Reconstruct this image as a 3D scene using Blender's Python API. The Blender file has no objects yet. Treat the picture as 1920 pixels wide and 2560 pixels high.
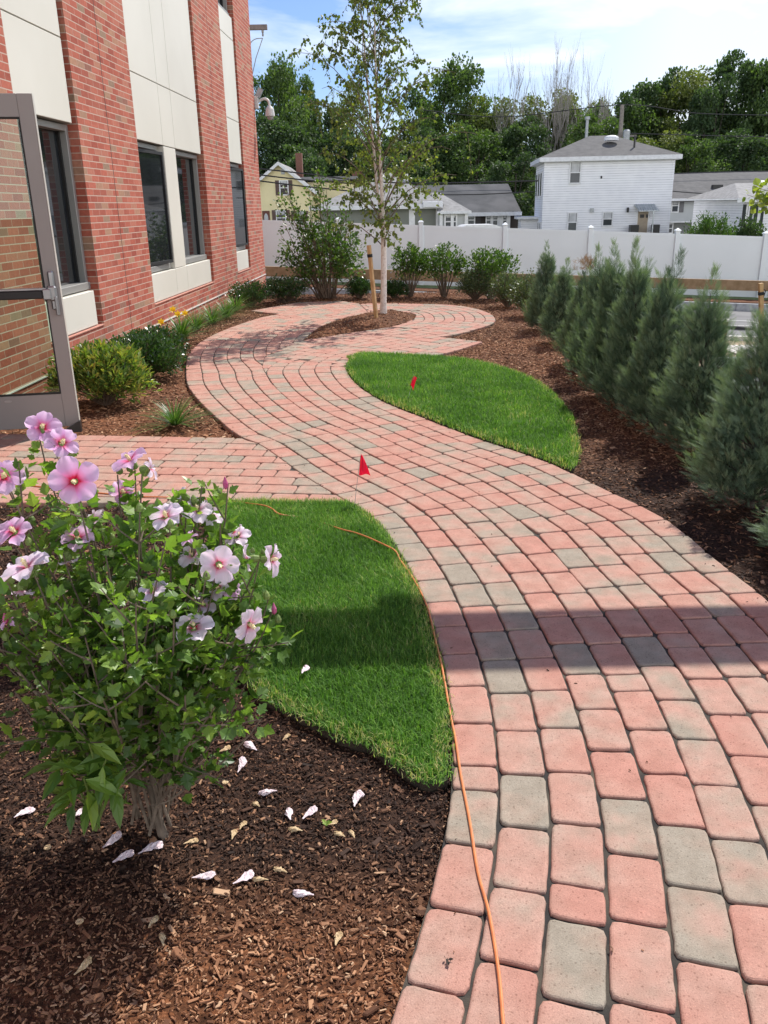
import bpy, math, random
import numpy as np
from mathutils import Vector, Matrix
from mathutils.geometry import tessellate_polygon
R_ = math.radians
rng = np.random.default_rng(7)
random.seed(7)
S = bpy.context.scene
COL = S.collection

# ------------------------------------------------------------------ camera
FPX, PITCH, ROLL, EYE = 2100.0, R_(20.0), R_(1.1), 1.6
_f = np.array([0, math.cos(PITCH), -math.sin(PITCH)])
_r0 = np.array([1.0, 0, 0]); _u0 = np.cross(_r0, _f)
_c, _s = math.cos(ROLL), math.sin(ROLL)
_r = _c*_r0 - _s*_u0
_u = _s*_r0 + _c*_u0
cam_d = bpy.data.cameras.new('camera'); cam = bpy.data.objects.new('camera', cam_d); COL.objects.link(cam)
m = Matrix(((_r[0], _u[0], -_f[0], 0), (_r[1], _u[1], -_f[1], 0), (_r[2], _u[2], -_f[2], EYE), (0, 0, 0, 1)))
cam.matrix_world = m
cam_d.sensor_fit = 'VERTICAL'; cam_d.sensor_height = 24; cam_d.lens = 24*FPX/2560
cam_d.clip_start = 0.05; cam_d.clip_end = 3000
S.camera = cam

# ------------------------------------------------------------------ sky, sun, exposure
SUN_EL, SUN_AZ = R_(52), math.atan2(0.55, 0.83)      # azimuth measured from +Y towards +X
w = bpy.data.worlds.new('World'); S.world = w; w.use_nodes = True
nt = w.node_tree; nt.nodes.clear()
def N(nt, t, **k):
    n = nt.nodes.new(t)
    for a, b in k.items(): setattr(n, a, b)
    return n
out = N(nt, 'ShaderNodeOutputWorld'); bg = N(nt, 'ShaderNodeBackground')
sky = N(nt, 'ShaderNodeTexSky', sky_type='NISHITA', sun_disc=False)
sky.sun_elevation = SUN_EL; sky.sun_rotation = SUN_AZ; sky.air_density = 1.0; sky.dust_density = 0.4; sky.ozone_density = 1.6
tc = N(nt, 'ShaderNodeTexCoord')
mp = N(nt, 'ShaderNodeMapping'); mp.inputs['Rotation'].default_value = (0, R_(-14), R_(-10)); mp.inputs['Scale'].default_value = (1.3, 1.0, 5.5)
mp.inputs['Location'].default_value = (.35, .2, .1)
cn = N(nt, 'ShaderNodeTexNoise'); cn.inputs['Scale'].default_value = 1.9; cn.inputs['Detail'].default_value = 6; cn.inputs['Roughness'].default_value = .56; cn.inputs['Distortion'].default_value = .5
cr = N(nt, 'ShaderNodeMapRange'); cr.inputs['From Min'].default_value = .44; cr.inputs['From Max'].default_value = .66
sx = N(nt, 'ShaderNodeSeparateXYZ')
xr = N(nt, 'ShaderNodeMapRange'); xr.inputs['From Min'].default_value = -.1; xr.inputs['From Max'].default_value = .30
xr.inputs['To Min'].default_value = -.42; xr.inputs['To Max'].default_value = .80
ad = N(nt, 'ShaderNodeMath', operation='ADD', use_clamp=True)
mx = N(nt, 'ShaderNodeMix', data_type='RGBA'); pass
sm = N(nt, 'ShaderNodeMath', operation='MULTIPLY'); sm.inputs[1].default_value = .93
L = nt.links.new
L(tc.outputs['Generated'], mp.inputs['Vector']); L(mp.outputs[0], cn.inputs['Vector']); L(cn.outputs[0], cr.inputs['Value'])
L(tc.outputs['Generated'], sx.inputs[0]); L(sx.outputs['X'], xr.inputs['Value'])
L(cr.outputs[0], ad.inputs[0]); L(xr.outputs[0], ad.inputs[1]); L(ad.outputs[0], sm.inputs[0]); pass
zr_ = N(nt, 'ShaderNodeMapRange', interpolation_type='SMOOTHSTEP'); zr_.inputs['From Min'].default_value = .68; zr_.inputs['From Max'].default_value = .34
yr_ = N(nt, 'ShaderNodeMapRange', interpolation_type='SMOOTHSTEP'); yr_.inputs['From Min'].default_value = -3.5; yr_.inputs['From Max'].default_value = -2.0
zy = N(nt, 'ShaderNodeMath', operation='MULTIPLY'); L(sx.outputs['Z'], zr_.inputs['Value']); L(sx.outputs['Y'], yr_.inputs['Value']); L(zr_.outputs[0], zy.inputs[0]); L(yr_.outputs[0], zy.inputs[1])
sm2 = N(nt, 'ShaderNodeMath', operation='MULTIPLY'); L(sm.outputs[0], sm2.inputs[0]); L(zy.outputs[0], sm2.inputs[1])
tint = N(nt, 'ShaderNodeMix', data_type='RGBA', blend_type='MULTIPLY'); tint.inputs['Factor'].default_value = 1; tint.inputs['B'].default_value = (.74, .84, 1.08, 1)
L(sky.outputs[0], tint.inputs['A']); L(tint.outputs['Result'], mx.inputs['A'])
# unseen cloud bank added behind the viewer, brightened to fill camera-facing surfaces
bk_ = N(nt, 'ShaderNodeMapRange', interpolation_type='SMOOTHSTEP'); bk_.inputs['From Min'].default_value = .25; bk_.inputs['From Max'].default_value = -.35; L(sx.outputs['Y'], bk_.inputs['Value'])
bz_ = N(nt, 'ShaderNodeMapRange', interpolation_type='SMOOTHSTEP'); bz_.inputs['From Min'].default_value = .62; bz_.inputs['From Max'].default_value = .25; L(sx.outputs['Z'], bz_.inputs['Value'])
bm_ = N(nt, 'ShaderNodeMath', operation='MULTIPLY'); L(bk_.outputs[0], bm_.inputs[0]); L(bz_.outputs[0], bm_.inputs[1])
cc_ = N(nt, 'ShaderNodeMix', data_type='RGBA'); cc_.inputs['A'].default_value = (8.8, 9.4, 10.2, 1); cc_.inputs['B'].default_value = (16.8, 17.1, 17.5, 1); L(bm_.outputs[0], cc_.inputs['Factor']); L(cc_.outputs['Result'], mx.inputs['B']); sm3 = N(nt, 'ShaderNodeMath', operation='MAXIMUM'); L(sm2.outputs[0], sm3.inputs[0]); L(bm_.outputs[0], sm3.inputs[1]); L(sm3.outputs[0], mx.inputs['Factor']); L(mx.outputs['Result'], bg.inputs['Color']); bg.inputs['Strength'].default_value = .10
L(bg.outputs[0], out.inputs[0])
sd = bpy.data.lights.new('sun', 'SUN'); sd.energy = 4.65; sd.angle = R_(.55); sd.color = (1, .955, .88)
so = bpy.data.objects.new('sun', sd); COL.objects.link(so)
sdir = Vector((math.sin(SUN_AZ)*math.cos(SUN_EL), math.cos(SUN_AZ)*math.cos(SUN_EL), math.sin(SUN_EL)))
so.rotation_euler = sdir.to_track_quat('Z', 'Y').to_euler(); so.location = (8, 12, 20)
S.view_settings.view_transform = 'Standard'; S.view_settings.look = 'None'; S.view_settings.exposure = 0.38; S.view_settings.gamma = 1

# ------------------------------------------------------------------ measuring helpers (survey of the site)
CAM = np.array([0, 0, EYE])
def _ray(x, y): return (x-960)*_r + (1280-y)*_u + FPX*_f
def gp(x, y, z=0.0):
    d = _ray(x, y); return CAM + d*((z-EYE)/d[2])
def at(x, y, Y):
    d = _ray(x, y); return CAM + d*(Y/d[1])

# ------------------------------------------------------------------ mesh helpers
class MB:
    def __init__(s): s.v = []; s.n = 0; s.f = []; s.m = []; s.r = []
    def add(s, V, F, m=0, r=None):
        V = np.asarray(V, float).reshape(-1, 3)
        if not isinstance(F, list): F = [np.asarray(F)]
        elif len(F) and not hasattr(F[0], 'ndim'):
            F = [np.array([q]) for q in F]
        for q in F:
            q = np.asarray(q)
            if q.size == 0: continue
            s.f.append(q + s.n); s.m.append(np.full(len(q), m) if np.isscalar(m) else np.asarray(m))
        s.v.append(V); s.n += len(V)
        s.r.append(np.full(len(V), .5) if r is None else (np.full(len(V), r) if np.isscalar(r) else np.asarray(r)))
        return s
    def build(s, name, mats, parent=None, smooth=False):
        me = bpy.data.meshes.new(name)
        V = np.vstack(s.v); me.vertices.add(len(V)); me.vertices.foreach_set('co', V.ravel())
        tot = np.concatenate([np.full(len(q), q.shape[1]) for q in s.f])
        idx = np.concatenate([q.ravel() for q in s.f])
        st = np.concatenate([[0], np.cumsum(tot)[:-1]])
        me.loops.add(len(idx)); me.loops.foreach_set('vertex_index', idx.astype(np.int32))
        me.polygons.add(len(tot)); me.polygons.foreach_set('loop_start', st.astype(np.int32)); me.polygons.foreach_set('loop_total', tot.astype(np.int32))
        mi = np.concatenate(s.m).astype(np.int32)
        me.polygons.foreach_set('material_index', mi)
        a = me.attributes.new('rnd', 'FLOAT', 'POINT'); a.data.foreach_set('value', np.concatenate(s.r).astype(np.float32))
        me.polygons.foreach_set('use_smooth', np.full(len(tot), bool(smooth)))
        me.update(calc_edges=True)
        for q in (mats if isinstance(mats, (list, tuple)) else [mats]): me.materials.append(q)
        o = bpy.data.objects.new(name, me); COL.objects.link(o)
        if parent: o.parent = parent
        return o
BOXF = np.array([[0, 3, 2, 1], [4, 5, 6, 7], [0, 1, 5, 4], [1, 2, 6, 5], [2, 3, 7, 6], [3, 0, 4, 7]])
def boxv(x0, x1, y0, y1, z0, z1):
    return np.array([[x0, y0, z0], [x1, y0, z0], [x1, y1, z0], [x0, y1, z0], [x0, y0, z1], [x1, y0, z1], [x1, y1, z1], [x0, y1, z1]], float)
def box(mb, x0, x1, y0, y1, z0, z1, m=0, r=None, c=0.0):
    x0, x1 = min(x0, x1), max(x0, x1); y0, y1 = min(y0, y1), max(y0, y1); z0, z1 = min(z0, z1), max(z0, z1)
    if c <= 0: mb.add(boxv(x0, x1, y0, y1, z0, z1), BOXF, m, r); return
    c = min(c, (x1-x0)*.45, (y1-y0)*.45, (z1-z0)*.45)
    V = []; idx = {}
    X, Y, Z = (x0, x1), (y0, y1), (z0, z1)
    for i in (0, 1):
        for j in (0, 1):
            for k in (0, 1):
                sx_, sy_, sz_ = (1, -1)[i], (1, -1)[j], (1, -1)[k]
                for a in range(3):
                    p = [X[i]+sx_*c, Y[j]+sy_*c, Z[k]+sz_*c]; p[a] = (X[i], Y[j], Z[k])[a]
                    idx[(i, j, k, a)] = len(V); V.append(p)
    Fs = []
    for a in range(3):
        b, d = (a+1) % 3, (a+2) % 3
        for s_ in (0, 1):
            q = []
            for (u_, v_) in ((0, 0), (1, 0), (1, 1), (0, 1)):
                t = [0, 0, 0]; t[a] = s_; t[b] = u_; t[d] = v_; q.append(idx[tuple(t)+(a,)])
            Fs.append(q if s_ else q[::-1])
    for a in range(3):      # edges along axis a
        b, d = (a+1) % 3, (a+2) % 3
        for sb in (0, 1):
            for sd_ in (0, 1):
                t0 = [0, 0, 0]; t0[b] = sb; t0[d] = sd_; t1 = list(t0); t1[a] = 1
                q = [idx[tuple(t0)+(b,)], idx[tuple(t1)+(b,)], idx[tuple(t1)+(d,)], idx[tuple(t0)+(d,)]]
                Fs.append(q if (sb ^ sd_) == 0 else q[::-1])
    tr = []
    for i in (0, 1):
        for j in (0, 1):
            for k in (0, 1):
                q = [idx[(i, j, k, a)] for a in range(3)]
                tr.append(q if (i+j+k) % 2 == 1 else q[::-1])
    mb.add(np.array(V), [np.array(Fs), np.array(tr)], m, r)
def frames(P):
    P = np.asarray(P, float); T = np.gradient(P, axis=0); T /= np.linalg.norm(T, axis=1)[:, None]+1e-12
    A = np.array([0, 0, 1.0]) if abs(T[:, 2]).mean() < .8 else np.array([1.0, 0, 0])
    U = np.cross(T, A); U /= np.linalg.norm(U, axis=1)[:, None]+1e-12
    return T, U, np.cross(T, U)
def tube(mb, P, rad, n=6, m=0, r=None, cap=True):
    P = np.asarray(P, float); k = len(P); rad = np.broadcast_to(rad, (k,))
    T, U, W = frames(P); a = np.linspace(0, 2*math.pi, n, endpoint=False)
    V = P[:, None, :] + rad[:, None, None]*(np.cos(a)[None, :, None]*U[:, None, :] + np.sin(a)[None, :, None]*W[:, None, :])
    i = np.arange(k-1)[:, None]*n; j = np.arange(n)[None, :]; j2 = (j+1) % n
    F = np.stack([i+j, i+n+j, i+n+j2, i+j2], -1).reshape(-1, 4)
    Fs = [F]
    if cap: Fs += [np.array([np.arange(n)]), np.array([((k-1)*n+np.arange(n))[::-1]])]
    mb.add(V.reshape(-1, 3), Fs, m, r)
def lathe(mb, prof, n=16, m=0, r=None, c=(0, 0, 0)):
    prof = np.array(prof, float); a = np.linspace(0, 2*math.pi, n, endpoint=False)
    V = np.stack([prof[:, 0][:, None]*np.cos(a), prof[:, 0][:, None]*np.sin(a), np.repeat(prof[:, 1][:, None], n, 1)], -1).reshape(-1, 3)+np.array(c)
    k = len(prof); i = np.arange(k-1)[:, None]*n; j = np.arange(n)[None, :]; j2 = (j+1) % n
    F = np.stack([i+j, i+j2, i+n+j2, i+n+j], -1).reshape(-1, 4)
    mb.add(V, [F, np.array([np.arange(n)[::-1]]), np.array([(k-1)*n+np.arange(n)])], m, r)
def rot_from(dirs, ups=None, spin=None):
    """rotation matrices whose Y axis is dirs and Z is near ups"""
    d = dirs/(np.linalg.norm(dirs, axis=1)[:, None]+1e-12)
    if ups is None: ups = np.tile([0, 0, 1.0], (len(d), 1))
    x = np.cross(d, ups); bad = np.linalg.norm(x, axis=1) < 1e-3
    x[bad] = [1, 0, 0]; x /= np.linalg.norm(x, axis=1)[:, None]
    z = np.cross(x, d)
    if spin is not None:
        c, s = np.cos(spin)[:, None], np.sin(spin)[:, None]
        x, z = c*x+s*z, -s*x+c*z
    return np.stack([x, d, z], -1)
def scatter(mb, TV, TF, P, Rm, sc, rnd=None, m=0, rtemp=None):
    TV = np.asarray(TV, float); n, k = len(P), len(TV)
    sc = np.asarray(sc, float)
    sv = (sc[:, None, None] if sc.ndim == 1 else sc[:, None, :])*TV[None]
    V = np.einsum('nij,nkj->nki', Rm, sv)+np.asarray(P)[:, None, :]
    off = (np.arange(n)*k)[:, None, None]
    Fs = [(np.asarray(q)[None]+off).reshape(-1, np.asarray(q).shape[1]) for q in (TF if isinstance(TF, list) else [TF])]
    r = np.repeat(rng.random(n) if rnd is None else rnd, k)
    if rtemp is not None: r = np.clip(r+np.tile(rtemp, n), 0, 1)
    mb.add(V.reshape(-1, 3), Fs, m, r)
def unit(v): v = np.asarray(v, float); return v/(np.linalg.norm(v, axis=-1, keepdims=True)+1e-12)
def rdir(n, up=0.0):
    v = rng.normal(size=(n, 3)); v[:, 2] += up; return unit(v)
def catmull(P, step=.04, closed=False):
    P = np.asarray(P, float); Q = []
    n = len(P)
    for i in range(n-1):
        p0, p1, p2, p3 = P[max(i-1, 0)], P[i], P[i+1], P[min(i+2, n-1)]
        k = max(2, int(np.linalg.norm(p2-p1)/step))
        for t in np.arange(k)/k:
            Q.append(.5*((2*p1)+(-p0+p2)*t+(2*p0-5*p1+4*p2-p3)*t*t+(-p0+3*p1-3*p2+p3)*t**3))
    Q.append(P[-1]); return np.array(Q)
def noise2(x, y, seed=0, s=1.0):
    """cheap smooth 2-D noise from summed sines"""
    r = np.random.default_rng(seed); t = 0
    for i in range(7):
        a = r.random()*6.28; f = s*(1+r.random()*2.2); t = t+np.sin((x*math.cos(a)+y*math.sin(a))*f+r.random()*6.28)
    return t/7
def empty(name, loc, rz=0):
    o = bpy.data.objects.new(name, None); COL.objects.link(o); o.location = tuple(float(q) for q in loc); o.rotation_euler = (0, 0, rz); o.empty_display_size = .1
    return o
def tag(o, label=None, cat=None, group=None, kind=None):
    if label: o['label'] = label
    if cat: o['category'] = cat
    if group: o['group'] = group
    if kind: o['kind'] = kind
    return o
def dup(root, loc, rz=0, sc=1.0, label=None, cat=None, group=None):
    c = root.copy(); COL.objects.link(c); c.location = tuple(float(q) for q in loc); c.rotation_euler = (0, 0, rz)
    c.scale = (sc,)*3 if np.isscalar(sc) else sc
    for ch in root.children:
        d = ch.copy(); COL.objects.link(d); d.parent = c
        for g in ch.children:
            e = g.copy(); COL.objects.link(e); e.parent = d
    if label: c['label'] = label
    if group: c['group'] = group
    if cat: c['category'] = cat
    return c
def inside(pts, poly):
    x, y = pts[:, 0], pts[:, 1]; c = np.zeros(len(x), bool); P = np.asarray(poly); n = len(P); j = n-1
    for i in range(n):
        xi, yi, xj, yj = P[i, 0], P[i, 1], P[j, 0], P[j, 1]
        t = ((yi > y) != (yj > y)) & (x < (xj-xi)*(y-yi)/(yj-yi+1e-15)+xi); c ^= t; j = i
    return c
def polydist(pts, poly, closed=True):
    P = np.asarray(poly)[:, :2]; d = np.full(len(pts), 1e9)
    for i in range(len(P) if closed else len(P)-1):
        a, b = P[i], P[(i+1) % len(P)]; ab = b-a; t = np.clip(((pts[:, :2]-a)@ab)/(ab@ab+1e-12), 0, 1)
        d = np.minimum(d, np.linalg.norm(pts[:, :2]-(a+t[:, None]*ab), axis=1))
    return d

# ------------------------------------------------------------------ materials
def base_mat(name):
    mt = bpy.data.materials.new(name); mt.use_nodes = True; nt = mt.node_tree
    return mt, nt, nt.nodes['Principled BSDF'], nt.nodes['Material Output']
def ramp(nt, stops, interp='LINEAR'):
    r = N(nt, 'ShaderNodeValToRGB'); r.color_ramp.interpolation = interp; e = r.color_ramp.elements
    e[0].position = stops[0][0]; e[0].color = (*stops[0][1], 1); e[1].position = stops[-1][0]; e[1].color = (*stops[-1][1], 1)
    for p, c in stops[1:-1]:
        q = e.new(p); q.color = (*c, 1)
    return r
def mat(name, c, c2=None, scale=6, rough=.7, bump=0, bscale=None, detail=5, metal=0, spec=.5, dist=.01, lo=.35, hi=.65):
    mt, nt, b, o = base_mat(name)
    b.inputs['Roughness'].default_value = rough; b.inputs['Metallic'].default_value = metal; b.inputs['Specular IOR Level'].default_value = spec
    tc = N(nt, 'ShaderNodeTexCoord')
    n = N(nt, 'ShaderNodeTexNoise'); n.inputs['Scale'].default_value = scale; n.inputs['Detail'].default_value = detail
    nt.links.new(tc.outputs['Object'], n.inputs['Vector'])
    if c2 is None: c2 = tuple(q*.86 for q in c)
    r = ramp(nt, [(lo, c), (hi, c2)]); nt.links.new(n.outputs[0], r.inputs[0]); nt.links.new(r.outputs[0], b.inputs['Base Color'])
    if bump:
        n2 = N(nt, 'ShaderNodeTexNoise'); n2.inputs['Scale'].default_value = bscale or scale*4; n2.inputs['Detail'].default_value = 6
        nt.links.new(tc.outputs['Object'], n2.inputs['Vector'])
        bp = N(nt, 'ShaderNodeBump'); bp.inputs['Strength'].default_value = bump; bp.inputs['Distance'].default_value = dist
        nt.links.new(n2.outputs[0], bp.inputs['Height']); nt.links.new(bp.outputs[0], b.inputs['Normal'])
    return mt
def leafmat(name, cols, rough=.45, trans=.3, spec=.4, tcol=None):
    mt, nt, b, o = base_mat(name)
    at_ = N(nt, 'ShaderNodeAttribute', attribute_name='rnd')
    k = len(cols); r = ramp(nt, [(i/(k-1), c) for i, c in enumerate(cols)])
    nt.links.new(at_.outputs['Fac'], r.inputs[0]); nt.links.new(r.outputs[0], b.inputs['Base Color'])
    b.inputs['Roughness'].default_value = rough; b.inputs['Specular IOR Level'].default_value = spec
    t = N(nt, 'ShaderNodeBsdfTranslucent')
    hs = N(nt, 'ShaderNodeMix', data_type='RGBA', blend_type='MULTIPLY'); hs.inputs['Factor'].default_value = 1
    hs.inputs['B'].default_value = tcol or (1.5, 1.7, .6, 1)
    nt.links.new(r.outputs[0], hs.inputs['A']); nt.links.new(hs.outputs['Result'], t.inputs['Color'])
    ms = N(nt, 'ShaderNodeMixShader'); ms.inputs[0].default_value = trans
    nt.links.new(b.outputs[0], ms.inputs[1]); nt.links.new(t.outputs[0], ms.inputs[2]); nt.links.new(ms.outputs[0], o.inputs['Surface'])
    return mt

def brick_material():
    mt, nt, b, o = base_mat('red_brick'); Lk = nt.links.new
    tc = N(nt, 'ShaderNodeTexCoord'); s = N(nt, 'ShaderNodeSeparateXYZ'); Lk(tc.outputs['Object'], s.inputs[0])
    def mth(op, a, b_=None, **k):
        n = N(nt, 'ShaderNodeMath', operation=op, **k)
        for i, q in enumerate((a, b_)):
            if q is None: continue
            if isinstance(q, (int, float)): n.inputs[i].default_value = q
            else: Lk(q, n.inputs[i])
        return n.outputs[0]
    u = mth('ADD', s.outputs['X'], s.outputs['Y']); v = s.outputs['Z']
    vr = mth('DIVIDE', v, .0677); row = mth('FLOOR', vr); fy = mth('FRACT', vr)
    off = mth('MULTIPLY', mth('MODULO', mth('ADD', row, 200), 2), .5)
    rj = N(nt, 'ShaderNodeTexWhiteNoise', noise_dimensions='1D'); Lk(row, rj.inputs['W'])
    off2 = mth('ADD', off, mth('MULTIPLY', rj.outputs['Value'], .08))
    ur = mth('ADD', mth('DIVIDE', u, .203), off2); colm = mth('FLOOR', ur); fx = mth('FRACT', ur)
    mort = mth('MAXIMUM', mth('GREATER_THAN', mth('ABSOLUTE', mth('SUBTRACT', fy, .5)), .432), mth('MULTIPLY', mth('GREATER_THAN', mth('ABSOLUTE', mth('SUBTRACT', fx, .5)), .478), .55))
    cmb = N(nt, 'ShaderNodeCombineXYZ'); Lk(colm, cmb.inputs[0]); Lk(row, cmb.inputs[1])
    wn = N(nt, 'ShaderNodeTexWhiteNoise', noise_dimensions='2D'); Lk(cmb.outputs[0], wn.inputs['Vector'])
    r = ramp(nt, [(0, (.31, .074, .050)), (.35, (.385, .100, .065)), (.66, (.44, .125, .083)), (.84, (.43, .16, .11)), (.93, (.40, .22, .14)), (.98, (.28, .19, .13)), (1, (.24, .085, .065))])
    Lk(wn.outputs['Value'], r.inputs[0])
    ns = N(nt, 'ShaderNodeTexNoise'); ns.inputs['Scale'].default_value = 30; ns.inputs['Detail'].default_value = 6; Lk(tc.outputs['Object'], ns.inputs['Vector'])
    m1 = N(nt, 'ShaderNodeMix', data_type='RGBA', blend_type='MULTIPLY'); m1.inputs['Factor'].default_value = .55
    rr = ramp(nt, [(.3, (.72, .70, .70)), (.7, (1.18, 1.15, 1.12))]); Lk(ns.outputs[0], rr.inputs[0]); Lk(r.outputs[0], m1.inputs['A']); Lk(rr.outputs[0], m1.inputs['B'])
    nl = N(nt, 'ShaderNodeTexNoise'); nl.inputs['Scale'].default_value = 1.3; nl.inputs['Detail'].default_value = 4; Lk(tc.outputs['Object'], nl.inputs['Vector'])
    m3 = N(nt, 'ShaderNodeMix', data_type='RGBA'); Lk(mth('MULTIPLY', mth('SUBTRACT', nl.outputs[0], .45), 1.0, use_clamp=True), m3.inputs['Factor']); m3.inputs['B'].default_value = (.52, .22, .15, 1)
    Lk(m1.outputs['Result'], m3.inputs['A'])
    m2 = N(nt, 'ShaderNodeMix', data_type='RGBA'); Lk(mort, m2.inputs['Factor']); Lk(m3.outputs['Result'], m2.inputs['A']); m2.inputs['B'].default_value = (.52, .385, .31, 1)
    Lk(m2.outputs['Result'], b.inputs['Base Color']); b.inputs['Roughness'].default_value = .9; b.inputs['Specular IOR Level'].default_value = .25
    h = mth('ADD', mth('SUBTRACT', 1, mort), mth('MULTIPLY', ns.outputs[0], .35))
    bp = N(nt, 'ShaderNodeBump'); bp.inputs['Distance'].default_value = .006; bp.inputs['Strength'].default_value = .6; Lk(h, bp.inputs['Height']); Lk(bp.outputs[0], b.inputs['Normal'])
    return mt

def paver_material():
    mt, nt, b, o = base_mat('concrete_paver'); Lk = nt.links.new
    tc = N(nt, 'ShaderNodeTexCoord'); a = N(nt, 'ShaderNodeAttribute', attribute_name='rnd')
    n = N(nt, 'ShaderNodeTexNoise'); n.inputs['Scale'].default_value = 5.5; n.inputs['Detail'].default_value = 3; Lk(tc.outputs['Object'], n.inputs['Vector'])
    mr = N(nt, 'ShaderNodeMapRange'); mr.inputs['From Min'].default_value = .3; mr.inputs['From Max'].default_value = .7; mr.inputs['To Min'].default_value = -.34; mr.inputs['To Max'].default_value = .34
    Lk(n.outputs[0], mr.inputs['Value'])
    ad = N(nt, 'ShaderNodeMath', operation='ADD', use_clamp=True); Lk(a.outputs['Fac'], ad.inputs[0]); Lk(mr.outputs[0], ad.inputs[1])
    r = ramp(nt, [(0, (.435, .215, .166)), (.25, (.440, .240, .186)), (.48, (.430, .262, .206)), (.62, (.405, .272, .214)), (.76, (.352, .270, .210)), (1, (.298, .258, .204))])
    Lk(ad.outputs[0], r.inputs[0])
    n2 = N(nt, 'ShaderNodeTexNoise'); n2.inputs['Scale'].default_value = 260; n2.inputs['Detail'].default_value = 3; n2.inputs['Roughness'].default_value = .7; Lk(tc.outputs['Object'], n2.inputs['Vector'])
    r2 = ramp(nt, [(.32, (.52, .49, .47)), (.44, (.96, .96, .96)), (.60, (1.02, 1.02, 1.02)), (.70, (1.45, 1.42, 1.36))]); Lk(n2.outputs[0], r2.inputs[0])
    m1 = N(nt, 'ShaderNodeMix', data_type='RGBA', blend_type='MULTIPLY'); m1.inputs['Factor'].default_value = .75; Lk(r.outputs[0], m1.inputs['A']); Lk(r2.outputs[0], m1.inputs['B'])
    v = N(nt, 'ShaderNodeTexVoronoi'); v.inputs['Scale'].default_value = 62; Lk(tc.outputs['Object'], v.inputs['Vector'])
    vr = ramp(nt, [(.0, (.30, .25, .22)), (.13, (.60, .55, .52)), (.22, (1, 1, 1))]); Lk(v.outputs['Distance'], vr.inputs[0])
    m2 = N(nt, 'ShaderNodeMix', data_type='RGBA', blend_type='MULTIPLY'); m2.inputs['Factor'].default_value = .6; Lk(m1.outputs['Result'], m2.inputs['A']); Lk(vr.outputs[0], m2.inputs['B'])
    n3 = N(nt, 'ShaderNodeTexNoise'); n3.inputs['Scale'].default_value = 14; n3.inputs['Detail'].default_value = 6; n3.inputs['Roughness'].default_value = .65; Lk(tc.outputs['Object'], n3.inputs['Vector'])
    r3 = ramp(nt, [(.32, (.84, .82, .80)), (.6, (1.04, 1.04, 1.04)), (.75, (1.12, 1.12, 1.13))]); Lk(n3.outputs[0], r3.inputs[0])
    m3 = N(nt, 'ShaderNodeMix', data_type='RGBA', blend_type='MULTIPLY'); m3.inputs['Factor'].default_value = 1; Lk(m2.outputs['Result'], m3.inputs['A']); Lk(r3.outputs[0], m3.inputs['B'])
    Lk(m3.outputs['Result'], b.inputs['Base Color'])
    b.inputs['Roughness'].default_value = .88; b.inputs['Specular IOR Level'].default_value = .3
    bp = N(nt, 'ShaderNodeBump'); bp.inputs['Distance'].default_value = .0022; bp.inputs['Strength'].default_value = .7
    mm = N(nt, 'ShaderNodeMath', operation='ADD'); Lk(n2.outputs[0], mm.inputs[0]); Lk(n3.outputs[0], mm.inputs[1]); Lk(mm.outputs[0], bp.inputs['Height']); Lk(bp.outputs[0], b.inputs['Normal'])
    return mt
def mulch_color(nt, factor_from=None):
    """shared dark/bright patch colour of bark mulch; returns a colour output"""
    Lk = nt.links.new; g = N(nt, 'ShaderNodeNewGeometry')
    n = N(nt, 'ShaderNodeTexNoise'); n.inputs['Scale'].default_value = .75; n.inputs['Detail'].default_value = 4; n.inputs['Roughness'].default_value = .55; Lk(g.outputs['Position'], n.inputs['Vector'])
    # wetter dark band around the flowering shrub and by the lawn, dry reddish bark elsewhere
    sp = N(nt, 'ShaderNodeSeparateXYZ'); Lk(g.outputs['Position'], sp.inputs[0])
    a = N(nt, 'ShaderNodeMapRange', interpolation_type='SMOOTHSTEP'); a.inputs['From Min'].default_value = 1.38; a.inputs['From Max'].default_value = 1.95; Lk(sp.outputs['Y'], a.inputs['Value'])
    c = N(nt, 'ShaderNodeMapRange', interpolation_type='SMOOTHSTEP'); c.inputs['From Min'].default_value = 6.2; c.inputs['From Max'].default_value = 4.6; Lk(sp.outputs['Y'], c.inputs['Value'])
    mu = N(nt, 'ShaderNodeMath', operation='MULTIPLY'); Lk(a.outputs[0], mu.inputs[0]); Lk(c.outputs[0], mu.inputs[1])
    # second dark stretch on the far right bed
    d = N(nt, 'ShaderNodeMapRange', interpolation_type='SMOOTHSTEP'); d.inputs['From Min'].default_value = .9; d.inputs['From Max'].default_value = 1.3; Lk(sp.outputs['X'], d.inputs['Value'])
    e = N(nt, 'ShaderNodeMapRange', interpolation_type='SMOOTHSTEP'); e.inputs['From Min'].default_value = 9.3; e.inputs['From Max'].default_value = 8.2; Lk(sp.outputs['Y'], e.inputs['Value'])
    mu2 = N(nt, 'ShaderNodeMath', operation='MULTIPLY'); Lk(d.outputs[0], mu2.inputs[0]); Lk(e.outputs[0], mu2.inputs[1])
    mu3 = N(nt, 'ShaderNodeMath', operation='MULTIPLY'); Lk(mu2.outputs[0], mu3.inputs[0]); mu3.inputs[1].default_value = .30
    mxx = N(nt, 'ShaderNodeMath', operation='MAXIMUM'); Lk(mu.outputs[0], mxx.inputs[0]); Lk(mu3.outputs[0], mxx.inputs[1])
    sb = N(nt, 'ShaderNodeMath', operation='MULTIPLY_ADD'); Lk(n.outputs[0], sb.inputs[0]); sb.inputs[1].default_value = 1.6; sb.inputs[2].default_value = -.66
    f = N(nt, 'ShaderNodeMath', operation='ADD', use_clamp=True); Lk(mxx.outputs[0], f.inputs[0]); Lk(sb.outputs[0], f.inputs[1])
    return f.outputs[0]
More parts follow.
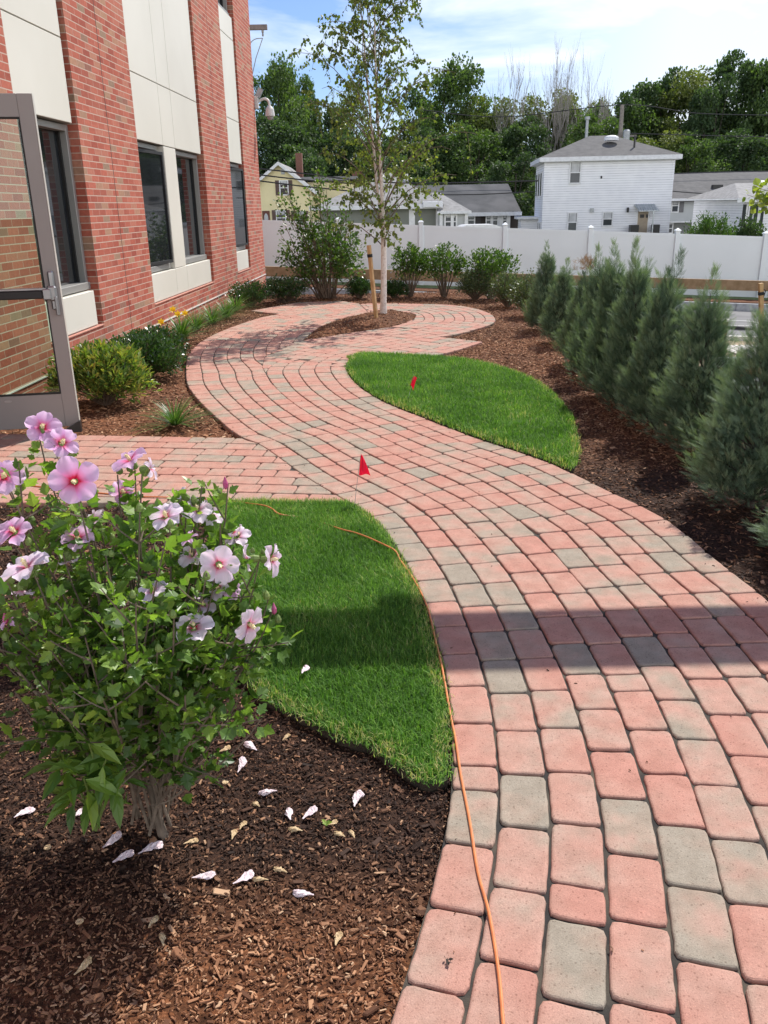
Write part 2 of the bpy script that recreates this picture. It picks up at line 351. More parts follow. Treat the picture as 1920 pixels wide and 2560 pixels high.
def mulch_material():
    mt, nt, b, o = base_mat('bark_mulch'); Lk = nt.links.new
    f = mulch_color(nt); tc = N(nt, 'ShaderNodeTexCoord')
    n = N(nt, 'ShaderNodeTexNoise'); n.inputs['Scale'].default_value = 55; n.inputs['Detail'].default_value = 7; n.inputs['Roughness'].default_value = .75; Lk(tc.outputs['Object'], n.inputs['Vector'])
    mp = N(nt, 'ShaderNodeMapping'); mp.inputs['Scale'].default_value = (45, 110, 1); mp.inputs['Rotation'].default_value = (0, 0, .6); Lk(tc.outputs['Object'], mp.inputs['Vector'])
    v = N(nt, 'ShaderNodeTexVoronoi'); v.inputs['Scale'].default_value = 1; Lk(mp.outputs[0], v.inputs['Vector'])
    r1 = ramp(nt, [(.3, (.045, .018, .009)), (.5, (.155, .062, .028)), (.62, (.26, .115, .055)), (.75, (.40, .22, .12))]); Lk(n.outputs[0], r1.inputs[0])
    r2 = ramp(nt, [(.3, (.014, .008, .006)), (.55, (.056, .029, .019)), (.66, (.12, .062, .038)), (.78, (.28, .15, .09))]); Lk(n.outputs[0], r2.inputs[0])
    m1 = N(nt, 'ShaderNodeMix', data_type='RGBA'); Lk(f, m1.inputs['Factor']); Lk(r1.outputs[0], m1.inputs['A']); Lk(r2.outputs[0], m1.inputs['B'])
    vs = N(nt, 'ShaderNodeSeparateColor'); Lk(v.outputs['Color'], vs.inputs[0])
    vr = ramp(nt, [(0, (.5, .5, .5)), (.6, (1, 1, 1)), (1, (1.7, 1.6, 1.5))]); Lk(vs.outputs[0], vr.inputs[0])
    m2 = N(nt, 'ShaderNodeMix', data_type='RGBA', blend_type='MULTIPLY'); m2.inputs['Factor'].default_value = .8; Lk(m1.outputs['Result'], m2.inputs['A']); Lk(vr.outputs[0], m2.inputs['B'])
    Lk(m2.outputs['Result'], b.inputs['Base Color']); b.inputs['Roughness'].default_value = .9; b.inputs['Specular IOR Level'].default_value = .2
    ad = N(nt, 'ShaderNodeMath', operation='ADD'); Lk(n.outputs[0], ad.inputs[0]); Lk(vs.outputs[0], ad.inputs[1])
    bp = N(nt, 'ShaderNodeBump'); bp.inputs['Distance'].default_value = .012; bp.inputs['Strength'].default_value = .9; Lk(ad.outputs[0], bp.inputs['Height']); Lk(bp.outputs[0], b.inputs['Normal'])
    return mt
def chip_material():
    mt, nt, b, o = base_mat('wood_chip'); Lk = nt.links.new
    f = mulch_color(nt); a = N(nt, 'ShaderNodeAttribute', attribute_name='rnd')
    r1 = ramp(nt, [(0, (.08, .034, .018)), (.35, (.23, .10, .050)), (.7, (.40, .195, .10)), (.92, (.50, .28, .155)), (1, (.62, .42, .26))]); Lk(a.outputs['Fac'], r1.inputs[0])
    r2 = ramp(nt, [(0, (.018, .010, .007)), (.6, (.066, .034, .022)), (.86, (.16, .08, .046)), (.95, (.28, .14, .075)), (1, (.48, .30, .18))]); Lk(a.outputs['Fac'], r2.inputs[0])
    m1 = N(nt, 'ShaderNodeMix', data_type='RGBA'); Lk(f, m1.inputs['Factor']); Lk(r1.outputs[0], m1.inputs['A']); Lk(r2.outputs[0], m1.inputs['B'])
    Lk(m1.outputs['Result'], b.inputs['Base Color']); b.inputs['Roughness'].default_value = .8; b.inputs['Specular IOR Level'].default_value = .25
    return mt
def grass_material():
    mt, nt, b, o = base_mat('grass_blade'); Lk = nt.links.new
    a = N(nt, 'ShaderNodeAttribute', attribute_name='rnd'); g = N(nt, 'ShaderNodeNewGeometry')
    n = N(nt, 'ShaderNodeTexNoise'); n.inputs['Scale'].default_value = 2.2; n.inputs['Detail'].default_value = 3; Lk(g.outputs['Position'], n.inputs['Vector'])
    mr = N(nt, 'ShaderNodeMath', operation='MULTIPLY_ADD'); Lk(n.outputs[0], mr.inputs[0]); mr.inputs[1].default_value = .9; mr.inputs[2].default_value = -.45
    ad = N(nt, 'ShaderNodeMath', operation='ADD', use_clamp=True); Lk(a.outputs['Fac'], ad.inputs[0]); Lk(mr.outputs[0], ad.inputs[1])
    r = ramp(nt, [(0, (.035, .095, .014)), (.4, (.085, .205, .030)), (.8, (.185, .345, .060)), (.96, (.30, .45, .12)), (1, (.50, .46, .20))]); Lk(ad.outputs[0], r.inputs[0]); Lk(r.outputs[0], b.inputs['Base Color'])
    b.inputs['Roughness'].default_value = .6; b.inputs['Specular IOR Level'].default_value = .25
    t = N(nt, 'ShaderNodeBsdfTranslucent'); hs = N(nt, 'ShaderNodeMix', data_type='RGBA', blend_type='MULTIPLY'); hs.inputs['Factor'].default_value = 1; hs.inputs['B'].default_value = (1.5, 1.7, .7, 1)
    Lk(r.outputs[0], hs.inputs['A']); Lk(hs.outputs['Result'], t.inputs['Color']); ms = N(nt, 'ShaderNodeMixShader'); ms.inputs[0].default_value = .35
    Lk(b.outputs[0], ms.inputs[1]); Lk(t.outputs[0], ms.inputs[2]); Lk(ms.outputs[0], o.inputs['Surface'])
    return mt
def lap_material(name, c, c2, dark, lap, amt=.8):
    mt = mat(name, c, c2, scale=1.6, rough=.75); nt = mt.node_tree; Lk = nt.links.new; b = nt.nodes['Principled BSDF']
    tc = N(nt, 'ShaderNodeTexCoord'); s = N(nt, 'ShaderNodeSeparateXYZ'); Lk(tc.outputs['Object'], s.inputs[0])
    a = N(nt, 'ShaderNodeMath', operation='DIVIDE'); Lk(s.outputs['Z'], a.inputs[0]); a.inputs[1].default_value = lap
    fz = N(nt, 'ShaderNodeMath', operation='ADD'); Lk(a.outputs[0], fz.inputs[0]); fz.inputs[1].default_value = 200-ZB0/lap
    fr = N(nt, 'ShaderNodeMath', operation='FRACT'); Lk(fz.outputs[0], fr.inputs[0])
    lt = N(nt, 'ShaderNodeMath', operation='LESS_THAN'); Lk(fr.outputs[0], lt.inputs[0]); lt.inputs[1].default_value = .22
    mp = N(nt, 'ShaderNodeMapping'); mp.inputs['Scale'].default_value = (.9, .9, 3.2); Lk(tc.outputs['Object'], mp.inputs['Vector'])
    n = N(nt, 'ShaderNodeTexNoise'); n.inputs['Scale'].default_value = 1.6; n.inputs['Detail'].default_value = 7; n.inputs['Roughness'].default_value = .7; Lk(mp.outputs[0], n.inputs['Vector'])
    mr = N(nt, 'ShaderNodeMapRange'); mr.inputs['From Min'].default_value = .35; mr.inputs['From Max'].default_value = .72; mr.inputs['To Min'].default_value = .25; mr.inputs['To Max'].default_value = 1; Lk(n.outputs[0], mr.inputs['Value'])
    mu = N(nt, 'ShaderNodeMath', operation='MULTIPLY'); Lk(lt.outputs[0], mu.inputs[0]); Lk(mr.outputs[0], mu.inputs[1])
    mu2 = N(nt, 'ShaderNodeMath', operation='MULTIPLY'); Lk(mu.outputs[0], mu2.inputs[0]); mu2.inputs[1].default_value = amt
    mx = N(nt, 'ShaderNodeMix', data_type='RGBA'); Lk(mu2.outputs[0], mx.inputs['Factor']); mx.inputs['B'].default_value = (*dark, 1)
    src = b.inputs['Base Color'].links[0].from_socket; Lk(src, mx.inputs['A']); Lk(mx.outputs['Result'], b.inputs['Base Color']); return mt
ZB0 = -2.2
def glass_dark(name, c=(.012, .014, .016), rough=.03):
    mt = mat(name, c, tuple(q*1.8 for q in c), scale=1.5, rough=rough, spec=.55); return mt
def clear_glass():
    mt, nt, b, o = base_mat('door_glass'); Lk = nt.links.new
    tr = N(nt, 'ShaderNodeBsdfTransparent'); tr.inputs['Color'].default_value = (.80, .90, .82, 1)
    gl = N(nt, 'ShaderNodeBsdfGlossy'); gl.inputs['Roughness'].default_value = .01
    fr = N(nt, 'ShaderNodeFresnel'); fr.inputs['IOR'].default_value = 1.5
    ms = N(nt, 'ShaderNodeMixShader'); Lk(fr.outputs[0], ms.inputs[0]); Lk(tr.outputs[0], ms.inputs[1]); Lk(gl.outputs[0], ms.inputs[2]); Lk(ms.outputs[0], o.inputs['Surface'])
    return mt
def attrcol(name, stops, rough=.6, trans=0, tcol=(1.1, 1.0, 1.1, 1), spec=.3):
    mt = leafmat(name, [(0, 0, 0), (1, 1, 1)], rough, trans, spec, tcol)
    nt = mt.node_tree
    r = [n for n in nt.nodes if n.type == 'VALTORGB'][0]; e = r.color_ramp.elements
    e[0].position, e[0].color = stops[0][0], (*stops[0][1], 1); e[-1].position, e[-1].color = stops[-1][0], (*stops[-1][1], 1)
    for p, c in stops[1:-1]: q = e.new(p); q.color = (*c, 1)
    return mt

MT = dict(
    brick=brick_material(), paver=paver_material(), mulch=mulch_material(), chip=chip_material(), grass=grass_material(),
    joint=mat('joint_sand', (.026, .024, .022), (.11, .09, .065), scale=9, rough=.95, bump=.6, bscale=300, dist=.003, lo=.4, hi=.75),
    soil=mat('lawn_soil', (.022, .045, .010), (.05, .07, .02), scale=20, rough=1, bump=.8, bscale=120),
    cutsoil=mat('cut_soil', (.018, .012, .008), (.05, .035, .02), scale=30, rough=1, bump=.8, bscale=120),
    asphalt=mat('asphalt', (.155, .152, .150), (.20, .197, .192), scale=1.2, rough=.95, bump=.4, bscale=90, dist=.01),
    granite=mat('granite_kerb', (.26, .27, .28), (.38, .39, .40), scale=8, rough=.85, bump=.5, bscale=70),
    concrete=mat('pale_concrete', (.55, .53, .48), (.66, .64, .60), scale=5, rough=.9, bump=.3),
    dirt=mat('dirt', (.33, .25, .165), (.46, .36, .25), scale=3, rough=1, bump=.8, bscale=30, dist=.03),
    ground=mat('rough_ground', (.075, .095, .035), (.16, .14, .08), scale=.6, rough=1, bump=.7, bscale=6, dist=.05),
    panel=mat('cream_metal_panel', (.70, .67, .59), (.65, .62, .54), scale=.8, rough=.42, spec=.45),
    panel_edge=mat('grey_panel_return', (.23, .23, .21), rough=.5),
    frame=mat('grey_aluminium', (.33, .325, .31), (.30, .295, .28), scale=2, rough=.42, metal=.35),
    doorfr=mat('taupe_door_metal', (.30, .272, .258), (.28, .252, .238), scale=2, rough=.45, metal=.15),
    dooredge_sun=mat('sunlit_door_edge', (.62, .59, .53), rough=.4, metal=.2),
    steel=mat('brushed_steel', (.46, .46, .47), (.38, .38, .39), scale=14, rough=.3, metal=.8),
    black=mat('black_plastic', (.014, .014, .015), rough=.4),
    gasket=mat('black_gasket', (.01, .01, .01), rough=.6),
    winglass=glass_dark('window_glass'), farglass=glass_dark('far_window_glass', (.03, .035, .04), .12), clear=clear_glass(),
    flash=mat('white_flashing', (.74, .73, .70), rough=.45),
    vinyl=mat('white_vinyl', (.80, .85, .85), (.77, .82, .82), scale=1.5, rough=.45),
    timber=mat('treated_timber', (.215, .135, .065), (.30, .20, .11), scale=7, rough=.85, bump=.3),
    galv=mat('galvanised_steel', (.40, .42, .43), (.32, .34, .35), scale=9, rough=.5, metal=.5),
    stake=mat('pine_stake', (.56, .36, .17), (.44, .26, .11), scale=9, rough=.8, bump=.3),
    strap=mat('black_tie', (.015, .015, .015), rough=.8),
    birch=mat('birch_bark', (.74, .67, .60), (.52, .42, .34), scale=26, rough=.85, bump=.5, lo=.5, hi=.72),
    twig=mat('brown_twig', (.19, .13, .09), (.11, .075, .05), scale=30, rough=.9),
    twiggrey=mat('grey_twig', (.19, .145, .105), (.11, .082, .06), scale=30, rough=.9),
    bark=mat('dark_bark', (.075, .06, .048), (.04, .033, .028), scale=8, rough=1, bump=.6),
    deadbark=mat('pale_dead_bark', (.36, .33, .30), (.27, .25, .22), scale=4, rough=1),
    birchleaf=leafmat('birch_leaf', [(.055, .095, .024), (.115, .16, .038), (.24, .27, .065)], .4, .35),
    farleaf=leafmat('far_leaf', [(.034, .063, .020), (.066, .112, .032), (.125, .185, .054)], .65, .36),
    farleaf2=leafmat('far_leaf_yellow', [(.054, .078, .022), (.105, .138, .038), (.20, .22, .066)], .65, .28),
    farleaf3=leafmat('far_leaf_dark', [(.028, .053, .022), (.054, .093, .036), (.098, .150, .056)], .65, .32),
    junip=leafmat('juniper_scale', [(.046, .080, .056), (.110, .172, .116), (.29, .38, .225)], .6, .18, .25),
    junipbrown=leafmat('juniper_brown', [(.22, .12, .05), (.34, .2, .09)], .7, .1),
    boxleaf=leafmat('holly_leaf', [(.016, .045, .012), (.035, .085, .020), (.085, .155, .035)], .28, .2, .6),
    pieris=leafmat('pieris_leaf', [(.055, .11, .028), (.13, .21, .04), (.30, .36, .07), (.50, .30, .10)], .3, .25, .5),
    shrubleaf=leafmat('shrub_leaf', [(.030, .070, .016), (.065, .13, .026), (.14, .22, .045)], .4, .3),
    inkleaf=leafmat('grey_green_leaf', [(.045, .075, .035), (.085, .12, .055), (.17, .20, .10)], .35, .25),
    hibleaf=leafmat('hibiscus_leaf', [(.042, .090, .018), (.092, .178, .030), (.185, .300, .050), (.33, .43, .09)], .38, .40, .45),
    strapleaf=leafmat('strap_leaf', [(.035, .085, .018), (.07, .15, .03), (.17, .27, .07)], .4, .3),
    petal=attrcol('petal_pink', [(0, (.42, .004, .02)), (.20, (.60, .015, .07)), (.34, (.80, .22, .44)), (.55, (.80, .44, .72)), (1, (.86, .62, .84))], .6, .38),
    petalpale=attrcol('petal_pale', [(0, (.45, .006, .03)), (.17, (.62, .03, .10)), (.30, (.84, .42, .56)), (.5, (.86, .68, .82)), (1, (.90, .80, .89))], .6, .38),
    stamen=mat('stamen_cream', (.85, .76, .48), (.75, .6, .3), scale=200, rough=.7),
    bud=leafmat('bud_green', [(.13, .19, .05), (.24, .32, .09)], .6, .15),
    budpink=mat('bud_magenta', (.42, .04, .16), (.5, .12, .25), scale=80, rough=.6),
    wilt=mat('wilted_petal', (.80, .70, .72), (.62, .48, .50), scale=60, rough=.7, bump=.5),
    wiltan=mat('dried_petal', (.66, .50, .30), (.42, .28, .14), scale=70, rough=.8, bump=.6),
    yellow=attrcol('yellow_petal', [(0, (.85, .42, .01)), (.4, (.92, .62, .02)), (1, (.92, .70, .05))], .5, .3),
    cord=mat('orange_cord', (.66, .22, .07), (.55, .17, .06), scale=30, rough=.45),
    flag=leafmat('red_flag', [(.85, .008, .05), (.88, .012, .07)], .5, .3, .3, (1.0, .5, .6, 1)),
    wire=mat('black_wire', (.02, .02, .022), rough=.6),
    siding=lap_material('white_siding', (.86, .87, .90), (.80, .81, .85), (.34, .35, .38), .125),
    sidingdirty=mat('weathered_white_siding', (.72, .74, .78), (.50, .51, .53), scale=.9, rough=.8, detail=8, lo=.45, hi=.75),
    trimw=mat('white_trim', (.78, .79, .81), rough=.6),
    yellowsiding=mat('yellow_siding', (.80, .71, .43), (.75, .66, .40), scale=1.5, rough=.8),
    greysiding=mat('sage_grey_siding', (.20, .215, .19), (.18, .19, .17), scale=1.5, rough=.8),
    palesiding=mat('pale_grey_siding', (.50, .52, .53), (.46, .48, .49), scale=1.5, rough=.8),
    brownsiding=mat('dark_brown_siding', (.035, .028, .026), rough=.8),
    shutter=mat('brown_shutter', (.12, .075, .065), rough=.7), shutterg=mat('grey_shutter', (.17, .17, .18), rough=.7), shutterd=mat('dark_green_shutter', (.025, .035, .035), rough=.7),
    roofgrey=mat('grey_shingle', (.085, .083, .083), (.12, .117, .115), scale=3, rough=.95, bump=.5, bscale=18),
    rooflight=mat('light_grey_shingle', (.30, .295, .29), (.22, .215, .21), scale=5, rough=.95, bump=.5, bscale=18),
    roofdark=mat('dark_shingle', (.045, .048, .052), (.10, .10, .105), scale=.7, rough=.95, bump=.5, bscale=18, detail=7),
    doortan=mat('tan_door', (.40, .33, .25), rough=.7), doorred=mat('red_brown_door', (.14, .045, .03), rough=.6), doordark=mat('dark_door', (.035, .03, .032), rough=.6),
    awn=mat('awning_metal', (.36, .40, .42), (.5, .53, .55), scale=5, rough=.35, metal=.5),
    blind=mat('window_blind', (.55, .56, .58), (.40, .41, .42), scale=3, rough=.8),
    camwhite=mat('camera_housing', (.66, .65, .62), rough=.4), smoked=mat('smoked_dome', (.30, .29, .28), rough=.2),
    carwhite=mat('white_car_paint', (.80, .80, .80), rough=.25), poleg=mat('weathered_pole', (.28, .25, .22), (.2, .18, .16), scale=10, rough=.95),
    brickch=mat('chimney_brick', (.20, .09, .065), (.15, .07, .05), scale=12, rough=.9), orange=mat('orange_timber', (.55, .20, .08), (.42, .15, .06), scale=6, rough=.8),
    whiteline=mat('white_paint_line', (.70, .70, .67), (.5, .5, .48), scale=25, rough=.8), rust=mat('rust_post', (.24, .13, .08), (.17, .09, .055), scale=12, rough=.9),
)
PART2_MARK = 0

# ================================================================== GROUND AND PAVING
def px2(l, z=0.0): return np.array([gp(x, y, z)[:2] for x, y in l])
LEFT = px2([(1046,2331),(1087,2185),(1125,2001),(1128,1825),(1111,1682),(1065,1518),(1022,1422),(945,1306),(877,1258),(773,1197),(657,1115),(606,1095),(544,1047),(479,980),(464,936),(476,878),(536,835),(643,796),(705,784)])
LEFT = np.vstack([[(-.42, .2), (-.26, .6), (-.10, 1.02), (0.0, 1.31)], LEFT, [(-1.33, 14.4), (-.95, 15.1), (-.69, 15.65)]])
RIGHT = px2([(1920,1499),(1793,1400),(1665,1296),(1527,1229),(1421,1177),(1355,1149),(1187,1093),(1067,1047),(961,1004),(898,965),(867,927),(867,907)])
RIGHT = np.vstack([[(1.22, .2), (1.42, 1.0), (1.56, 1.8), (1.63, 2.5)], RIGHT, [(-.37, 9.16), (-.25, 9.62)]])
CIRC = px2([(1098,842),(1144,835),(1187,823),(1226,811),(1239,799),(1226,784),(1192,772),(1139,763),(1067,760),(970,758)])
LC = catmull(LEFT, .03)
GC = catmull(np.vstack([RIGHT, [(.22, 10.26)], CIRC, [(-.37, 15.13)]]), .03)
NOSE = px2([(867,907),(867,892),(879,893),(903,886),(951,887),(1081,893)])
SEAM = px2([(676,955),(655,917),(662,890),(710,866),(756,849)])
BED = px2([(756,849),(773,835),(806,813),(860,794),(922,782),(985,779),(1028,782),(1040,789),(1026,801),(980,816),(913,826),(826,840),(787,846)])
BEDC = catmull(np.vstack([BED, BED[:1]]), .05)[:-1]
top_i = int(np.argmin(np.linalg.norm(BEDC-np.array([-.18, 13.74]), axis=1)))
TIPL, TIPLT = px2([(626,777)])[0], px2([(749,755)])[0]
TIPR = px2([(1207,854)])[0]
rj = int(np.argmin(np.linalg.norm(GC-np.array([.02, 7.21]), axis=1)))
ri = int(np.argmin(np.linalg.norm(GC-px2([(867,900)])[0], axis=1)))
li = int(np.argmin(np.linalg.norm(LC-px2([(705,784)])[0], axis=1)))
# width of the path measured square to each edge sets the row width of the lower run (ten courses)
def row_width(G, O, sgn, lo=.134, hi=.176):
    T = unit(np.gradient(G, axis=0)); Nn = np.stack([T[:, 1], -T[:, 0]], 1)*sgn; W = []
    for p_, n_, t_ in zip(G, Nn, T):
        d = O-p_; al = np.abs(d@t_); ac = d@n_; ok = (ac > .4) & (ac < 2.2); W.append(ac[ok][np.argmin(al[ok])] if ok.any() and al[ok].min() < .12 else 9)
    W = np.array(W)/10; W = np.where(W > hi+.004, .151, np.clip(W, lo, hi)); k = np.ones(25)/25
    return np.convolve(np.pad(W, 12, 'edge'), k, 'valid'), Nn
W_, NR = row_width(LC, GC[:ri+25], 1); WB, NB = row_width(GC, LC[:li-20], -1)
MIDL = LC+NR*(5*W_)[:, None]; MIDR = GC+NB*(5*WB)[:, None]
iS = int(np.argmin(np.linalg.norm(MIDL-SEAM[0], axis=1)))
MID = np.array([.5*(MIDL[i]+MIDR[int(np.argmin(np.linalg.norm(MIDR-MIDL[i], axis=1)))]) for i in range(iS-3)])
for _ in range(30): MID[1:-1] = (MID[:-2]+MID[1:-1]*2+MID[2:])/4
MID = MID[::4]; LCd, GCd = LC[::6], GC[::6]
DOM_A = np.vstack([LC[:li], [TIPL, TIPLT, px2([(855,752)])[0], (-.37, 15.13)], BEDC[:top_i+1][::-1], SEAM[::-1], MID[::-1]])
DOM_B = np.vstack([MID, SEAM, BEDC[top_i:][::-1], [(-.37, 15.13)], GC[::-1][:len(GC)-int(np.argmin(np.linalg.norm(GC-CIRC[0], axis=1)))][1:], [TIPR], px2([(1154,871), (1081,893)]), NOSE[::-1][1:-1], GC[:ri+1][::-1]])
lw0 = int(np.argmin(np.linalg.norm(LC-px2([(877,1258)])[0], axis=1))); lw1 = int(np.argmin(np.linalg.norm(LC-px2([(606,1095)])[0], axis=1)))
DOM_W = np.vstack([LC[lw0:lw1+1], [(-2.2, 6.23), (-3.9, 6.5), (-3.9, 4.83)], px2([(0,1256), (527,1258)])])

def clip_convex(subj, conv):
    P = [tuple(q) for q in subj]; a = 0
    n = len(conv); area = sum(conv[i][0]*conv[(i+1) % n][1]-conv[(i+1) % n][0]*conv[i][1] for i in range(n)); sg = 1 if area > 0 else -1
    for i in range(n):
        ax, ay = conv[i]; bx, by = conv[(i+1) % n]; Q = []
        for j in range(len(P)):
            p, q = P[j], P[(j+1) % len(P)]
            dp = sg*((bx-ax)*(p[1]-ay)-(by-ay)*(p[0]-ax)); dq = sg*((bx-ax)*(q[1]-ay)-(by-ay)*(q[0]-ax))
            if dp >= 0: Q.append(p)
            if (dp >= 0) != (dq >= 0):
                t = dp/(dp-dq); Q.append((p[0]+t*(q[0]-p[0]), p[1]+t*(q[1]-p[1])))
        P = Q
        if len(P) < 3: return []
    return P
def parea(P): return .5*sum(P[i][0]*P[(i+1) % len(P)][1]-P[(i+1) % len(P)][0]*P[i][1] for i in range(len(P)))
def clean(P, eps=.006):
    Q = []
    for p in P:
        if not Q or math.hypot(p[0]-Q[-1][0], p[1]-Q[-1][1]) > eps: Q.append(p)
    while len(Q) > 2 and math.hypot(Q[0][0]-Q[-1][0], Q[0][1]-Q[-1][1]) < eps: Q.pop()
    return Q
def grow(P, d):
    P = np.array(P); 
    if parea([tuple(q) for q in P]) < 0: P = P[::-1]
    d1 = unit(np.roll(P, -1, 0)-P); n = np.stack([d1[:, 1], -d1[:, 0]], 1); nv = unit(n+np.roll(n, 1, 0)); return P+nv*d
PV = MB(); PLIST = []
def add_paver(P):
    P = clean(P)
    if len(P) < 3: return
    A = parea(P)
    if A < 0: P = P[::-1]; A = -A
    if A < .0035: return
    n = len(P); C = []
    for i in range(n):
        a, b, c = np.array(P[i-1]), np.array(P[i]), np.array(P[(i+1) % n])
        la, lc = np.linalg.norm(a-b), np.linalg.norm(c-b)
        r = min(.019+random.uniform(-.004, .007), .38*la, .38*lc); ua, uc = (a-b)/la, (c-b)/lc
        cosang = float(ua@uc)
        if cosang < -.96: C.append(b); continue
        for t in (0, .5, 1): C.append(b + ua*r*(1-t)**2 + uc*r*t**2)
    C2 = []
    for i in range(len(C)):
        a, b = np.array(C[i]), np.array(C[(i+1) % len(C)]); C2.append(a); L_ = np.linalg.norm(b-a)
        if L_ > .05:
            nn = np.array([b[1]-a[1], a[0]-b[0]])/L_; kk = int(L_/.03)
            for q in range(1, kk): C2.append(a+(b-a)*(q/kk)+nn*random.uniform(-.0018, .0012))
    C = np.array(C2); k = len(C); cen = C.mean(0); PLIST.append(np.array(P))
    C = C + (rng.random((k, 1))-.5)*.0022*unit(C-cen)
    tz = random.uniform(-.0015, .002); tx, ty = random.uniform(-.008, .008), random.uniform(-.008, .008)
    # inset rings
    d1 = np.roll(C, -1, 0)-C; nrm = unit(np.stack([-d1[:, 1], d1[:, 0]], 1)); nv = unit(nrm+np.roll(nrm, 1, 0))
    rings = []
    for ins, z in ((0, -.045), (0, -.0075), (.0020, -.0030), (.0055, -.0006), (.0095, 0)):
        q = C + nv*ins; zz = z + tz + (q-cen)@np.array([tx, ty]); rings.append(np.column_stack([q, zz]))
    V = np.vstack(rings); F = []
    i = np.arange(k); j = (i+1) % k; Q = []
    for r_ in range(4): Q.append(np.stack([r_*k+i, r_*k+j, (r_+1)*k+j, (r_+1)*k+i], 1))
    u = random.random(); rv = (.05+.50*random.random()) if u < .66 else ((.45+.27*random.random()) if u < .84 else (.78+.22*random.random()))
    V = np.vstack([V, [[cen[0], cen[1], tz+.0001]]]); PV.add(V, [np.vstack(Q), np.stack([4*k+i, 4*k+j, np.full(k, 5*k)], 1)], 0, rv)
def lay_rows(G, offs, dom, L0=.226, joint=.0032, seed=0):
    """offs: list of (offset arrays inner, outer) along guide G (positive = to the right-hand side flag sgn)"""
    random.seed(seed)
    dpoly = [tuple(q) for q in dom]
    lo, hi = np.array(dom).min(0), np.array(dom).max(0)
    T = unit(np.gradient(G, axis=0))
    for _ in range(6): T[1:-1] = (T[:-2]+T[1:-1]*2+T[2:])/4
    T = unit(T)
    for (o1, o2, nsg) in offs:
        Nn = np.stack([T[:, 1], -T[:, 0]], 1)*nsg
        A, B = G+Nn*o1[:, None], G+Nn*o2[:, None]; M = (A+B)/2
        fwd = np.einsum('ij,ij->i', np.gradient(A, axis=0), T) > .0015
        fwd &= np.einsum('ij,ij->i', np.gradient(B, axis=0), T) > .0015
        s = np.concatenate([[0], np.cumsum(np.linalg.norm(np.diff(M, axis=0), axis=1))])
        p = -random.random()*L0
        while p < s[-1]:
            Lk = L0 if random.random() > .07 else L0*.5
            a, b = p, p+Lk; p = b
            ja, jb = a+joint*random.uniform(.7, 1.3), b-joint*random.uniform(.7, 1.3)
            if b < 0 or jb > s[-1]: continue
            f = lambda q, X: np.array([np.interp(q, s, X[:, 0]), np.interp(q, s, X[:, 1])])
            ii = min(int(np.searchsorted(s, max(ja, 0))), len(s)-1); i2 = min(int(np.searchsorted(s, jb)), len(s)-1)
            if not (fwd[ii] and fwd[i2]): continue
            c = [f(ja, A), f(jb, A), f(jb, B), f(ja, B)]
            w = unit(c[2]-c[1])*joint; w2 = unit(c[3]-c[0])*joint
            P = [c[0]+w2, c[1]+w, c[2]-w, c[3]-w2]
            C = np.array(P)
            if (C.max(0) < lo).any() or (C.min(0) > hi).any(): continue
            ins = inside(C, dom)
            dmin = None
            if ins.all():
                dmin = polydist(C, dom).min()
                if dmin > .12: add_paver([tuple(q) for q in P]); continue
            Q = clip_convex(dpoly, [tuple(q) for q in P])
            if len(Q) >= 3:
                if len(Q) > 12: Q = Q[::2] if not ins.all() else [tuple(q) for q in P]
                if ins.all() and abs(parea(Q)) > .97*abs(parea(P)): Q = [tuple(q) for q in P]
                add_paver(Q)
offA = [(W_*k, W_*(k+1), 1) for k in range(-5, 14)]
lay_rows(LC, offA, DOM_A, seed=3)
one = np.ones(len(GC))
offB = [((WB if 0 <= k < 6 else one*.151)*k, (WB if 0 <= k < 6 else one*.151)*(k+1), -1) for k in range(-7, 10)]
lay_rows(GC, offB, DOM_B, seed=5)
WG = np.array([(-4.1, 6.66), (.8, 5.956)]); WG = np.array([WG[0]+(WG[1]-WG[0])*t for t in np.linspace(0, 1, 180)])
ow = np.ones(len(WG)); offW = [(ow*.1535*k, ow*.1535*(k+1), 1) for k in range(-1, 15)]
lay_rows(WG, offW, DOM_W, seed=9)
